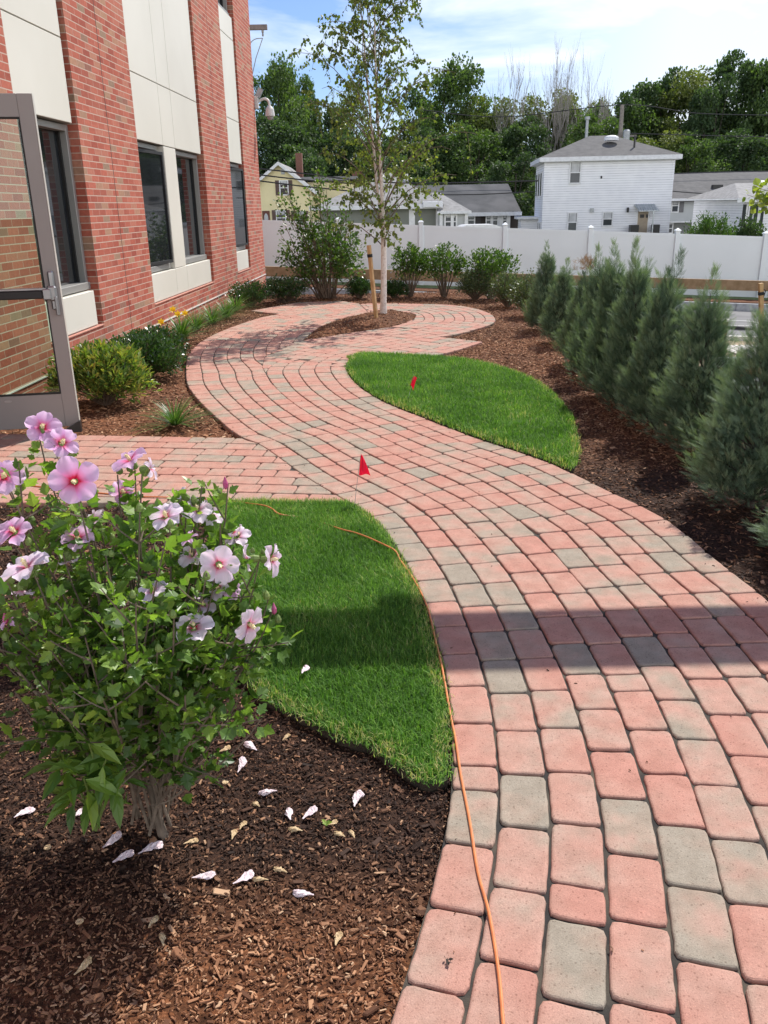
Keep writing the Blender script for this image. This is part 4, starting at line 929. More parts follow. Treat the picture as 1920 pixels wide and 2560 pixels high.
# ================================================================== HOUSES
def siding(mb, w_, h, z0=0, lap=.11, dz=.014, m=0, y=0, x0=0):
    """clapboard front on local y = 0 plane facing -y"""
    n = int(h/lap)+1; V = []; F = []
    for i in range(n):
        za, zb = z0+i*lap, min(z0+(i+1)*lap, z0+h)
        if zb <= za: break
        k = len(V); V += [(x0, y-dz, za), (x0+w_, y-dz, za), (x0+w_, y, zb), (x0, y, zb), (x0, y, za), (x0+w_, y, za)]
        F += [[k, k+1, k+2, k+3], [k+4, k+5, k+1, k]]
    mb.add(V, np.array(F), m)
def rz(V, a, o):
    V = np.asarray(V, float); c, s = math.cos(a), math.sin(a); return np.column_stack([V[:, 0]*c-V[:, 1]*s+o[0], V[:, 0]*s+V[:, 1]*c+o[1], V[:, 2]+o[2]])
def hwin(par, x, z, w_, h, shutters=None, glass='farglass', y=-.02, mullion=True, ac=False, blind=.45, sw=.32):
    f = MB(); t = .07
    box(f, x-t, x, y-.05, y, z-t, z+h+t); box(f, x+w_, x+w_+t, y-.05, y, z-t, z+h+t); box(f, x, x+w_, y-.05, y, z+h, z+h+t); box(f, x, x+w_, y-.065, y, z-t, z)
    if mullion: box(f, x, x+w_, y-.045, y, z+h/2-.025, z+h/2+.025)
    fo = f.build('window', [MT['trimw']], par)
    g_ = MB(); box(g_, x, x+w_, y-.02, y-.005, z, z+h); g_.build('pane', [MT[glass]], fo)
    if blind: b = MB(); box(b, x+.03, x+w_-.03, y-.026, y-.021, z+h*(1-blind)+.03, z+h); b.build('blind', [MT['blind']], fo)
    if ac: b = MB(); box(b, x+w_*.15, x+w_*.8, y-.3, y-.01, z+.01, z+.38); b.build('air_conditioner', [MT['trimw']], fo)
    if shutters:
        for xs_ in (x-t-sw, x+w_+t):
            s_ = MB(); box(s_, xs_, xs_+sw, y-.04, y, z-.06, z+h+.06)
            for j in range(14): box(s_, xs_+.04, xs_+sw-.04, y-.05, y-.04, z+j*h/14, z+j*h/14+h/28)
            s_.build('shutter', [MT[shutters]], par)
def hip(mb, w_, d, z, rise, ov=.3, ridge=0, m=0, th=.08):
    x0, x1, y0, y1 = -ov, w_+ov, -ov, d+ov; cx, cy = w_/2, d/2; rx = ridge/2
    V = [(x0, y0, z), (x1, y0, z), (x1, y1, z), (x0, y1, z), (cx-rx, cy, z+rise), (cx+rx, cy, z+rise)]
    mb.add(V, [np.array([[0, 1, 5, 4], [2, 3, 4, 5]]), np.array([[1, 2, 5], [3, 0, 4]]), np.array([[3, 2, 1, 0]])], m)
def gable(mb, w_, d, z, rise, ov=.3, along='x', m=0, th=.12):
    """roof slabs; ridge along x or y"""
    if along == 'y':
        for s_ in (0, 1):
            xe = -ov if s_ == 0 else w_+ov; ze = z-rise*ov/(w_/2); xm = w_/2
            V = [(xe, -ov, ze), (xm, -ov, z+rise), (xm, d+ov, z+rise), (xe, d+ov, ze)]; mb.add(V+[(a, b, c-th) for a, b, c in V], BOXF, m)
    else:
        for s_ in (0, 1):
            ye = -ov if s_ == 0 else d+ov; ze = z-rise*ov/(d/2); ym = d/2
            V = [(-ov, ye, ze), (w_+ov, ye, ze), (w_+ov, ym, z+rise), (-ov, ym, z+rise)]; mb.add(V+[(a, b, c-th) for a, b, c in V], BOXF, m)
# --- white two-storey house
e0, e1 = at(1364, 402, 50), at(1686, 394, 49.4); W = float(np.hypot(*(e1-e0)[:2])); an = math.atan2((e1-e0)[1], (e1-e0)[0])
wh = empty('white_house', (e0[0], e0[1], 0), an); tag(wh, 'white two storey clapboard house with a grey hip roof behind the fence', 'house')
ze = (e0[2]+e1[2])/2-.05; zb = -2.2; wl = MB(); DP = 5.6
siding(wl, W, ze-zb, zb, .125); box(wl, .02, W-.02, .012, DP, zb, ze)
s_ = MB(); siding(s_, DP, ze-zb, zb, .125); V = np.vstack(s_.v); V2 = np.column_stack([V[:, 1]*1.0-.0, DP-V[:, 0], V[:, 2]]); wl.add(V2, s_.f[0])
V3 = np.column_stack([W-V[:, 1], V[:, 0], V[:, 2]]); wl.add(V3, s_.f[0])
for x in (0, W): box(wl, x-.06, x+.06, -.03, .05, zb, ze)
box(wl, -1.0, 0, 3.0, DP, zb, .62+0.1)
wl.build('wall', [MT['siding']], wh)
dm = MB(); siding(dm, W-.3, 1.4, -.9, .125, .019, x0=.15, y=-.002)
fa = MB(); box(fa, -.34, W+.34, -.36, -.30, ze-.02, ze+.20); box(fa, -.36, -.30, -.3, DP+.3, ze-.02, ze+.20); box(fa, W+.30, W+.36, -.3, DP+.3, ze-.02, ze+.20); box(fa, -.3, W+.3, -.3, DP+.3, ze-.02, ze+.02); box(fa, -1.25, -.02, 2.7, DP, .72, .85); fa.build('fascia', [MT['trimw']], wh)
rf = MB(); hip(rf, W, DP+1.5, ze+.2, 1.28, .36, 1.3); ro = rf.build('roof', [MT['roofgrey']], wh)
def px_local(x, y, d=0):       # pixel on a plane d behind the house front -> local coordinates
    P = at(x, y, 50+d); q = P-np.array([e0[0], e0[1], 0]); c, s = math.cos(-an), math.sin(-an); return q[0]*c-q[1]*s, q[0]*s+q[1]*c, q[2]
v = MB(); X_, Y_, Z_ = px_local(1525, 348, 2.0); lathe(v, [(.40, -.12), (.40, 0), (.36, .08), (.2, .14), (.001, .16)], 20, c=(X_, 1.9, Z_+.02)); v.build('roof_vent', [MT['trimw']], ro)
v = MB(); X_, Y_, Z_ = px_local(1582, 378, 1.0); tube(v, [(X_, 1.1, Z_-.1), (X_, 1.1, Z_+.78)], .055, 8); tube(v, [(X_, 1.1, Z_-.12), (X_, 1.1, Z_+.06)], [.22, .08], 12, 1); v.build('vent_pipe', [MT['black'], MT['trimw']], ro)
v = MB(); X_, Y_, Z_ = px_local(1462, 350, 6.5); tube(v, [(X_, 6.2, Z_-.6), (X_, 6.2, Z_+1.1)], .09, 8); tube(v, [(X_, 6.2, Z_+1.1), (X_, 6.2, Z_+1.26)], .16, 10); v.build('flue_pipe', [MT['galv']], ro)
def wpx(x0, y0, x1, y1):
    a = px_local(x0, y1); b = px_local(x1, y0); return a[0], a[2], b[0]-a[0], b[2]-a[2]
for b_, gl_ in (((1424, 406, 1450, 457), .5), ((1419, 533, 1441, 578), .55), ((1505, 531, 1528, 563), .5)):
    hwin(wh, *wpx(*b_), blind=gl_)
fl_ = MB(); x, z, w_, h = wpx(1586, 527, 1616, 590); box(fl_, x, x+w_, -.06, -.02, z, z+h)
box(fl_, x-.08, x, -.08, 0, z, z+h, 1); box(fl_, x+w_, x+w_+.08, -.08, 0, z, z+h, 1)
for j in (0, 1): box(fl_, x+.12+j*.32, x+.34+j*.32, -.066, -.06, z+h-.36, z+h-.18, 2)
fl_.build('door', [MT['doortan'], MT['trimw'], MT['black']], wh)
aw = MB(); V = [(x-.25, -.02, z+h+.36), (x+w_+.3, -.02, z+h+.36), (x+w_+.42, -.85, z+h+.02), (x-.1, -.85, z+h+.02)]; aw.add(V+[(a, b, c-.04) for a, b, c in V], BOXF)
for j in range(8):
    xx = x-.15+j*(w_+.5)/8; aw.add(np.array([(xx, -.03, z+h+.38), (xx+.03, -.03, z+h+.38), (xx+.07, -.86, z+h+.05), (xx+.04, -.86, z+h+.05), (xx, -.03, z+h+.36), (xx+.03, -.03, z+h+.36), (xx+.07, -.86, z+h+.02), (xx+.04, -.86, z+h+.02)]), BOXF)
box(aw, x+w_+.1, x+w_+.16, -.83, -.77, z-.2, z+h+.02); aw.build('awning', [MT['awn']], wh)
k_ = MB(); box(k_, x-.46, x-.02, -.7, -.12, zb, z+.62); box(k_, x+w_+.2, x+w_+.55, -.7, -.12, zb, z+.62); k_.build('stoop_rail', [MT['black']], wh)
k_ = MB(); x, z, _, _ = wpx(1473, 522, 1482, 531); box(k_, x, x+.2, -.12, -.02, z, z+.22); k_.build('wall_vent', [MT['galv']], wh)
k_ = MB(); x, z, _, _ = wpx(1562, 519, 1568, 531); box(k_, x, x+.12, -.2, -.02, z, z+.26, c=.03); k_.build('wall_lamp', [MT['black']], wh)
k_ = MB(); x, z, _, _ = wpx(1499, 441, 1503, 447); box(k_, x, x+.09, -.05, -.02, z, z+.14, c=.03); k_.build('pipe_stub', [MT['black']], wh)
for yy in (1.2, 2.5, 3.9):
    f = MB(); box(f, -.06, -.01, yy, yy+.8, 1.9, 3.3, 0); fo = f.build('window', [MT['trimw']], wh); g_ = MB(); box(g_, -.07, -.061, yy+.1, yy+.7, 2.0, 3.2); g_.build('pane', [MT['farglass']], fo)
for yy in (.9, 2.0):
    f = MB(); box(f, -.06, -.01, yy, yy+.7, -1.0, .6, 0); fo = f.build('window', [MT['trimw']], wh); g_ = MB(); box(g_, -.07, -.061, yy+.1, yy+.6, -.9, .5); g_.build('pane', [MT['farglass']], fo)

def house_frame(name, Y, xa, xb, label, yref=560):
    a, b = at(xa, yref, Y), at(xb, yref, Y); o = empty(name, (a[0], Y, 0)); tag(o, label, 'house')
    def L_(x, y, d=0.0): p = at(x, y, Y+d); return p[0]-a[0], p[2]
    return o, b[0]-a[0], L_
# --- yellow gabled house
yh, W, Lc = house_frame('yellow_house', 60, 628, 782, 'yellow gabled house with brown shutters and a brick chimney at the left')
zE = Lc(705, 470)[1]; zA = Lc(705, 405)[1]; zb = -3
wl = MB(); siding(wl, W, zE-zb, zb, .12); box(wl, .02, W-.02, .02, 8, zb, zE)
n = 18
for i in range(n):
    za, zb2 = zE+(zA-zE)*i/n, zE+(zA-zE)*(i+1)/n; h0, h1 = W/2*(1-i/n), W/2*(1-(i+1)/n)
    wl.add([(W/2-h0, -.014, za), (W/2+h0, -.014, za), (W/2+h1, 0, zb2), (W/2-h1, 0, zb2)], np.array([[0, 1, 2, 3]]))
ex, ez = Lc(880, 450); box(wl, W-.5, ex, 2.6, 7.4, zb, Lc(800, 440)[1]-.3)
wl.build('wall', [MT['yellowsiding']], yh)
rf = MB(); gable(rf, W, 8, zE, zA-zE, .35, 'y'); box(rf, W/2, ex+.4, 2.2, 7.6, Lc(800, 437)[1]-.3, Lc(800, 437)[1]-.05); ro = rf.build('roof', [MT['rooflight']], yh)
tr = MB()
for s_ in (-1, 1):
    V = [(W/2, -.42, zA+.02), (W/2+s_*(W/2+.4), -.42, zE-.3), (W/2+s_*(W/2+.4), -.36, zE-.3), (W/2, -.36, zA+.02)]; tr.add([(a, b, c-.22) for a, b, c in V]+V, BOXF)
tr.build('rake_board', [MT['trimw']], yh)
ch = MB(); cx, cz = Lc(737, 430); box(ch, cx-.22, cx+.22, 3.5, 4.1, cz-1, cz+1.35); ch.build('chimney', [MT['brickch']], ro); ch = MB(); cx, cz = Lc(889, 445); box(ch, cx-.35, cx+.35, 5, 5.7, cz-1, cz+.6); ch.build('chimney', [MT['brickch']], ro)
for (a, b, c_, d_), sh in (((702, 453, 718, 486), 'shutter'), ((694, 527, 712, 562), 'shutter'), ((742, 530, 758, 566), 'shutter')):
    q0 = Lc(a, d_); q1 = Lc(c_, b); hwin(yh, q0[0], q0[1], q1[0]-q0[0], q1[1]-q0[1], sh, sw=.26, blind=.3)
q0 = Lc(658, 566); q1 = Lc(674, 527); d = MB(); box(d, q0[0], q1[0], -.07, -.02, q0[1], q1[1]); lathe(d, [(.001, 0), (.14, 0), (.12, .01), (.001, .01)], 16, 1); V = d.v[-1]; d.v[-1] = np.column_stack([V[:, 0]+(q0[0]+q1[0])/2, -V[:, 2]-.071, V[:, 1]*2.4+(q0[1]+q1[1])/2]); d.build('door', [MT['doorred'], MT['blind']], yh)
q0 = Lc(703, 436); v = MB(); box(v, q0[0], q0[0]+.25, -.05, -.01, q0[1], q0[1]+.35); v.build('attic_vent', [MT['galv']], yh)
# --- sage grey garage house with a light hip roof
sh_, W, Lc = house_frame('hip_roof_house', 42, 800, 1100, 'sage grey single storey house with a pale shingled hip roof behind the birch')
zE = Lc(900, 523)[1]; zb = -2.6
wl = MB(); siding(wl, W, zE-zb, zb, .12); box(wl, .02, W-.02, .02, 6, zb, zE); wl.build('wall', [MT['greysiding']], sh_)
tr = MB(); box(tr, -.45, W+.1, -.46, -.40, zE-.02, zE+.16); box(tr, -.4, W+.1, -.40, .1, zE-.03, zE); 
for xx in (Lc(1030, 560)[0], Lc(1097, 560)[0]): box(tr, xx-.14, xx+.14, -.05, .02, zb, zE)
fx, fz = Lc(1056, 528); gx, gz = Lc(1104, 503); box(tr, fx, gx, -.62, .3, fz+.16, gz+.0, c=.02); tr.build('white_trim', [MT['trimw']], sh_)
rf = MB(); ap = Lc(972, 432, 3); x0 = Lc(786, 512)[0]; x1 = Lc(1110, 500)[0]; zr = zE+.14
V = [(x0, -.45, zr), (x1, -.45, zr), (x1, 6.4, zr), (x0, 6.4, zr), (ap[0]-.15, 3, ap[1]), (ap[0]+.15, 3, ap[1])]
rf.add(V, [np.array([[0, 1, 5, 4], [2, 3, 4, 5], [3, 2, 1, 0]]), np.array([[1, 2, 5], [3, 0, 4]])]); ro = rf.build('roof', [MT['rooflight']], sh_)
v = MB(); q = Lc(1013, 455, 3); box(v, q[0]-.1, q[0]+.12, 2.2, 2.5, q[1]-.5, q[1]+.35); v.build('roof_vent', [MT['trimw']], ro)
pw = MB(); a, b = Lc(1098, 528), Lc(1168, 529); zp = a[1]; 
V = [(a[0]-.1, -.75, zp), (b[0]+.1, -.75, zp), (b[0]+.1, 4.2, zp), (a[0]-.1, 4.2, zp), (a[0]-.3, 1.6, zp+.85), (a[0]+.1, 1.6, zp+.85)]
pw.add(V, [np.array([[0, 1, 5, 4], [2, 3, 4, 5], [3, 2, 1, 0]]), np.array([[1, 2, 5], [3, 0, 4]])]); pw.build('porch_roof', [MT['rooflight']], sh_)
pp = MB(); box(pp, a[0]-.05, b[0], -.5, 3.8, zb, zp-.03); pp.build('porch_wall', [MT['palesiding']], sh_)
pt = MB(); box(pt, a[0]-.15, b[0]+.12, -.80, -.74, zp-.12, zp); 
for xx in (a[0]+.05, b[0]-.1, b[0]-.75): box(pt, xx-.07, xx+.07, -.62, -.5, zb, zp)
pt.build('porch_trim', [MT['trimw']], sh_)
q0, q1 = Lc(1112, 568), Lc(1137, 539); hwin(sh_, q0[0], q0[1], q1[0]-q0[0], q1[1]-q0[1], None, y=-.52, blind=.2)
# --- dark roofed long house
dh, W, Lc = house_frame('dark_roof_house', 56, 1060, 1296, 'long low house with a dark streaked roof between the birch and the white house')
zE, zR = Lc(1180, 528)[1], Lc(1180, 461, 4)[1]; zb = -3.2
wl = MB(); box(wl, 0, W-.05, 0, 8, zb, zE-.02); wl.build('wall', [MT['brownsiding']], dh)
rf = MB(); V = [(-.6, -.4, zE-.08), (W+.1, -.4, zE-.08), (W-.15, 4, zR), (-.6, 4, zR)]; rf.add([(a, b, c-.12) for a, b, c in V]+V, BOXF); V = [(-.6, 8.4, zE-.08), (W+.1, 8.4, zE-.08), (W-.15, 4.02, zR), (-.6, 4.02, zR)]; rf.add([(a, b, c-.12) for a, b, c in V]+V, BOXF); rf.build('roof', [MT['roofdark']], dh)
tr = MB(); box(tr, -.6, W+.12, -.46, -.41, zE-.30, zE-.08); box(tr, Lc(1224, 560)[0], Lc(1275, 560)[0], -.08, -.01, zb, zE-.3); tr.build('white_trim', [MT['trimw']], dh)
for a, b in ((1170, 1185), (1216, 1226), (1232, 1243), (1257, 1266)):
    q0, q1 = Lc(a, 562), Lc(b, 538); hwin(dh, q0[0], q0[1], q1[0]-q0[0], q1[1]-q0[1], None, y=-.09, blind=.35)
q0, q1 = Lc(1189, 575), Lc(1202, 538); d = MB(); box(d, q0[0], q1[0], -.07, -.01, q0[1], q1[1]); d.build('door', [MT['doordark']], dh)
# --- grey roofed house on the right
rh, W, Lc = house_frame('split_level_house', 56, 1672, 1990, 'pale split level house with a long grey roof right of the white house')
zE, zR = Lc(1760, 496)[1], Lc(1760, 436, 5)[1]; zM = Lc(1760, 554)[1]; zb = -3.2
wl = MB(); siding(wl, W, zE-zM, zM, .12); box(wl, 0, W, .02, 9, zM, zE); wl.build('upper_wall', [MT['palesiding']], rh)
wl = MB(); box(wl, 0, W, .5, 9, zb, zM-.002); wl.build('lower_wall', [mat('lower_wall_grey', (.24, .25, .25), rough=.8)], rh)
rf = MB(); gable(rf, W, 10, zE+.1, zR-zE, .5, 'x'); ro = rf.build('roof', [MT['roofgrey']], rh)
tr = MB(); box(tr, -.4, W+.4, -.56, -.5, zE-.12, zE+.02); box(tr, -.05, W, -.04, .02, zM-.03, zM+.05); tr.build('white_trim', [MT['trimw']], rh)
for (a, b, c_, d_), ac in (((1679, 499, 1696, 529), False), ((1751, 498, 1772, 529), True)):
    q0, q1 = Lc(a, d_), Lc(c_, b); hwin(rh, q0[0], q0[1], q1[0]-q0[0], q1[1]-q0[1], 'shutterg', ac=ac, sw=.30)
q0, q1 = Lc(1811, 552), Lc(1829, 533); d = MB(); box(d, q0[0], q1[0], -.06, -.01, q0[1], q1[1]); d.build('dark_window', [MT['doordark']], rh)
q0, q1 = Lc(1676, 582), Lc(1687, 561); hwin(rh, q0[0], q0[1], q1[0]-q0[0], q1[1]-q0[1], None, y=.48, blind=0)
q0 = Lc(1904, 446, 3); d = MB(); sl = (zR-zE)/5; box(d, 0, 1.0, 0, 1.0, 0, .1); V = d.v[0]; V[:, 2] += V[:, 1]*sl; d.v[0] = V+np.array([q0[0]-.6, 1.6, zE+.13+1.6*sl]); d.build('skylight', [MT['trimw']], ro)
q0 = Lc(1785, 465, 2); d = MB(); box(d, q0[0]-.25, q0[0]+.4, 1.5, 1.8, zE+.1+1.5*sl, zE+.35+1.5*sl); d.build('roof_vent', [MT['black']], ro)
q0 = Lc(1821, 521); d = MB(); box(d, q0[0]-.08, q0[0]+.08, -.15, -.02, q0[1]-.15, q0[1]+.1, c=.03); d.build('wall_lamp', [MT['black']], rh)
# --- right edge white cottage
ch_, W, Lc = house_frame('white_cottage', 44, 1853, 2060, 'white cottage corner with dark shutters at the right edge')
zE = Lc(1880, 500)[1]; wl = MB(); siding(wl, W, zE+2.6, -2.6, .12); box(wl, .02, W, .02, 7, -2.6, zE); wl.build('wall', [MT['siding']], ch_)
rf = MB(); hip(rf, W, 7, zE+.1, .75, .42, W*.6); rf.build('roof', [MT['rooflight']], ch_)
tr = MB(); box(tr, -.5, W+.4, -.46, -.4, zE-.10, zE+.10); tr.build('white_trim', [MT['trimw']], ch_)
for a, b in ((1863, 1871), (1893, 1899)):
    q0, q1 = Lc(a, 563), Lc(b, 514); hwin(ch_, q0[0], q0[1], q1[0]-q0[0], q1[1]-q0[1], 'shutterd', sw=.16)
# white vehicle behind the fence: only its roof clears the fence
vn = empty('white_van', (0, 0, 0)); tag(vn, 'white vehicle roof just showing above the fence', 'van')
a, b = at(1161, 569, 34), at(1231, 569, 34); zt = at(1195, 561, 34)[2]; cx = (a[0]+b[0])/2; hw = (b[0]-a[0])/2+.35
prof = [(-hw-1.2, zt-1.25), (-hw-1.1, zt-.75), (-hw-.4, zt-.6), (-hw+.1, zt-.08), (-hw+.35, zt), (hw-.4, zt), (hw-.1, zt-.1), (hw+.02, zt-1.3)]
q = MB(); V = [(cx+x, 33.1, z) for x, z in prof]+[(cx+x, 34.9, z) for x, z in prof]; n = len(prof); i = np.arange(n)
q.add(V, [np.stack([i, (i+1) % n, n+(i+1) % n, n+i], 1), np.array([list(range(n))[::-1]]), np.array([list(range(n, 2*n))])]); q.build('body', [MT['carwhite']], vn)
q = MB(); box(q, cx-hw+.3, cx+hw-.3, 33.06, 33.099, zt-.62, zt-.12); q.build('side_window', [MT['farglass']], vn)
for dx in (-.7, .7): q = MB(); lathe(q, [(.001, -.1), (.3, -.1), (.33, 0), (.3, .1), (.001, .1)], 16); V = q.v[0]; q.v[0] = np.column_stack([V[:, 0]+cx+dx*hw, V[:, 2]+33.15, V[:, 1]+zt-1.3]); q.build('wheel', [MT['black']], vn)
# roof pole behind the white house and the overhead wires
up2 = empty('utility_pole', (0, 0, 0)); tag(up2, 'weathered utility pole rising behind the roof of the white house', 'utility pole')
a, b = at(1552, 345, 62), at(1556, 262, 62); q = MB(); tube(q, [(a[0], 62, -3), (b[0], 62, b[2])], [.17, .13], 8); q.build('pole', [MT['poleg']], up2)
q = MB(); box(q, a[0]-.9, a[0]+1.0, 61.8, 61.95, a[2]+.05, a[2]+.17); q.build('crossarm', [MT['poleg']], up2)
q = MB(); c0 = at(1566, 336, 61.5); lathe(q, [(.001, -.4), (.22, -.4), (.24, .2), (.15, .3), (.001, .3)], 12, c=tuple(c0)); q.build('transformer', [MT['galv']], up2)
wires = [([(640, 421), (780, 436), (905, 452), (1060, 458), (1345, 452)], 29, 'upper black cable sagging past the yellow house'),
         ([(640, 436), (760, 450), (880, 459)], 29.3, 'middle black cable crossing the yellow house gable'),
         ([(640, 451), (760, 466), (880, 478)], 29.6, 'lowest black cable crossing the yellow house'),
         ([(1100, 487), (1200, 486), (1335, 479)], 40, 'cable crossing the dark roof beside the white house'),
         ([(1060, 275), (1260, 292), (1560, 262), (1740, 283), (1930, 288)], 62, 'high cable running through the tree tops to the pole'),
         ([(1556, 333), (1740, 338), (1930, 343)], 62.5, 'cable from the pole running right over the grey roof'),
         ([(1684, 434), (1800, 430), (1930, 428)], 50, 'thin cable along the ridge of the grey roof'),
         ([(1680, 478), (1760, 484), (1860, 488)], 50.5, 'thin dark cable hanging across the grey roof')]
for l, Y, lab in wires:
    q = MB(); tube(q, catmull(np.array([at(x, y, Y) for x, y in l]), .6), .022 if Y < 45 else .028, 5); o = q.build('overhead_wire', [MT['wire']]); tag(o, lab, 'cable', 'overhead cables beyond the fence')

# ================================================================== PLANTS
LEAF_V = np.array([[0, 0, 0], [-.30, .35, .05], [0, .40, -.03], [.30, .35, .05], [-.22, .72, .04], [.22, .72, .04], [0, 1, -.06]])
LEAF_F = [np.array([[0, 2, 4, 1], [0, 3, 5, 2]]), np.array([[2, 6, 4], [2, 5, 6]])]
LF4_V = np.array([[0, 0, 0], [-.32, .5, .06], [0, 1, -.05], [.32, .5, .06]]); LF4_F = [np.array([[0, 2, 1], [0, 3, 2]])]
def twigs_to_tips(base_pts, tips, rnd_bow=.15, k=7):
    out = []
    for b, t in zip(base_pts, tips):
        m_ = (b+t)/2; L_ = np.linalg.norm(t-b); m_ = m_+np.array([(b[0]-t[0])*.12, (b[1]-t[1])*.12, L_*.08])+rng.normal(size=3)*L_*rnd_bow*.3
        u = np.linspace(0, 1, k)[:, None]; out.append((1-u)**2*b+2*u*(1-u)*m_+u*u*t)
    return out
def leafy(paths, per, size, start=.4, spread=.05, out_w=.8, up_w=.5, jitter=.5, cl=None):
    """leaf positions and rotations along twig paths"""
    P, D, U = [], [], []
    for p in paths:
        n = per if np.isscalar(per) else int(per())
        t = start+(1-start)*rng.random(n)**.8; s = t*(len(p)-1); i = np.minimum(s.astype(int), len(p)-2); fr = (s-i)[:, None]
        q = p[i]*(1-fr)+p[i+1]*fr; ax = unit(p[i+1]-p[i]); r = rdir(n); r = r-np.einsum('ij,ij->i', r, ax)[:, None]*ax
        d = unit(r)*out_w+ax*.6+np.array([0, 0, up_w])+rng.normal(size=(n, 3))*jitter*.4
        q = q+unit(r)*(rng.random(n)**.6)[:, None]*spread
        P.append(q); D.append(unit(d)); U.append(unit(rng.normal(size=(n, 3))*.55+np.array([0, 0, 1])))
    return np.vstack(P), np.vstack(D), np.vstack(U)
def shrub(name, label, cat, loc, w_, d_, h, ntips, per, lsize, lmat, bmat='twig', group=None, low=.15, spread=.05, start=.35, nb=9, leaf=(LF4_V, LF4_F), width=.5, top=.62, lump=.25, zbase=0, crown='foliage', stem='branches', pw=.62, mound=True):
    o = empty(name, (loc[0], loc[1], zbase)); tag(o, label, cat, group)
    a = rng.random(ntips)*6.283; ph = np.arccos(1-rng.random(ntips)*(1-low*.2))  # 0 top ... 90 side
    rr = (1-lump)+lump*rng.random(ntips)
    tips = np.column_stack([np.cos(a)*np.sin(ph)*w_/2*rr, np.sin(a)*np.sin(ph)*d_/2*rr, low*h+(h-low*h)*np.cos(ph)**pw*(.8+.2*rng.random(ntips))*rr**.5])
    ba = a+rng.normal(size=ntips)*.3; bases = np.column_stack([np.cos(ba)*.04*w_, np.sin(ba)*.04*w_, np.zeros(ntips)-.02])
    paths = twigs_to_tips(bases, tips)
    mb = MB()
    tube(mb, [(0, 0, -.06), (0, 0, .015)], [.022, .014], 8)
    for p in paths[:max(nb*3, ntips//3)]: p = np.vstack([[[0, 0, -.03]], p]); tube(mb, p, np.linspace(.006+.004*h, .002, len(p)), 4, cap=False)
    mb.build(stem, [MT[bmat]], o)
    P, D, U = leafy(paths, per, lsize, start, spread)
    n = len(P); keep = P[:, 2] > .01; P, D, U = P[keep], D[keep], U[keep]; n = len(P)
    s = lsize*(.65+.6*rng.random(n)); mb = MB()
    clump = .5+.5*noise2(P[:, 0]*1.0, P[:, 2]+P[:, 1], 5, 9/max(h, .4))
    scatter(mb, leaf[0]*np.array([width/.5, 1, 1]), leaf[1], P, rot_from(D, U), s, np.clip(.25*clump+.85*rng.random(n)-.1, 0, 1))
    mb.build(crown, [MT[lmat]], o); return o
# small evergreen mounds and the shrubs at the far end of the garden
shrub('boxwood_shrub', 'small round boxwood at the foot of the brick wall beside the grassy clumps', 'shrub', (-2.30, 15.2), .95, .85, .46, 150, 26, .034, 'boxleaf', group='evergreen mounds', spread=.05)
shrub('boxwood_shrub', 'small round boxwood just right of the one touching the brick corner', 'shrub', (-1.74, 15.75), 1.05, .85, .50, 170, 26, .034, 'boxleaf', group='evergreen mounds', spread=.05)
shrub('boxwood_shrub', 'small round evergreen between the multi stem shrub and the wooden stake', 'shrub', (-.38, 16.15), .55, .55, .42, 120, 26, .034, 'boxleaf', group='evergreen mounds', spread=.05)
shrub('boxwood_shrub', 'small trimmed evergreen directly behind the birch trunk', 'shrub', (.27, 16.1), .62, .55, .36, 120, 26, .034, 'boxleaf', group='evergreen mounds', spread=.04)
shrub('holly_shrub', 'left one of the pair of upright leafy shrubs right of the birch', 'shrub', (.58, 16.3), .95, .7, .98, 80, 22, .055, 'shrubleaf', group='upright deciduous shrubs', low=.42, spread=.07, start=.5, bmat='twiggrey')
shrub('holly_shrub', 'right one of the pair of upright leafy shrubs, opening widest at the top', 'shrub', (1.20, 16.15), 1.05, .8, .99, 80, 22, .055, 'shrubleaf', group='upright deciduous shrubs', low=.42, spread=.07, start=.5, bmat='twiggrey')
shrub('inkberry_shrub', 'rounded dark grey green shrub at the back edge of the paved circle', 'shrub', (1.72, 15.6), .80, .8, .56, 150, 28, .034, 'inkleaf', spread=.05, group='evergreen mounds')
shrub('holly_shrub', 'bright green upright shrub standing between two rounded evergreens', 'shrub', (2.02, 15.75), 1.25, .8, .93, 85, 22, .055, 'shrubleaf', low=.40, spread=.07, start=.5, bmat='twiggrey', group='upright deciduous shrubs')
shrub('inkberry_shrub', 'olive green rounded shrub next to the first juniper of the row', 'shrub', (2.14, 14.4), .72, .9, .60, 150, 28, .032, 'inkleaf', spread=.05, group='evergreen mounds')
shrub('inkberry_shrub', 'rounded shrub tucked between the bright upright shrub and the junipers', 'shrub', (2.3, 13.1), .80, .8, .70, 150, 28, .032, 'inkleaf', spread=.05, group='evergreen mounds')
# multi-stem shrub left of the birch
ms = empty('serviceberry_shrub', (-.97, 16.25, 0)); tag(ms, 'tall multi stem leafy shrub with a few long shoots left of the birch', 'shrub')
nt_ = 110; a = rng.random(nt_)*6.283; zz = .35+1.0*rng.random(nt_)**.8; rad = .30+.55*np.sin(np.clip((zz-.2)/1.2, 0, 1)*math.pi)**.7
tips = np.column_stack([np.cos(a)*rad*1.05*(.5+.5*rng.random(nt_)), np.sin(a)*rad*.8, zz])
longs = np.array([at(x, y, 16.2)-np.array([-.97, 16.25, 0]) for x, y in ((560+150, 470), (690, 500), (795, 420), (800, 440), (765, 470), (735, 500), (800, 500), (745, 520), (760, 540), (820, 560), (840, 540), (870, 520), (700, 600), (690, 640), (850, 600))])
tips = np.vstack([tips, longs, longs+rng.normal(size=longs.shape)*.06, longs*.92+rng.normal(size=longs.shape)*.08])
bas = np.column_stack([(rng.random(len(tips))-.5)*.22, (rng.random(len(tips))-.5)*.2, np.zeros(len(tips))]); bas[:, 0] += tips[:, 0]*.12
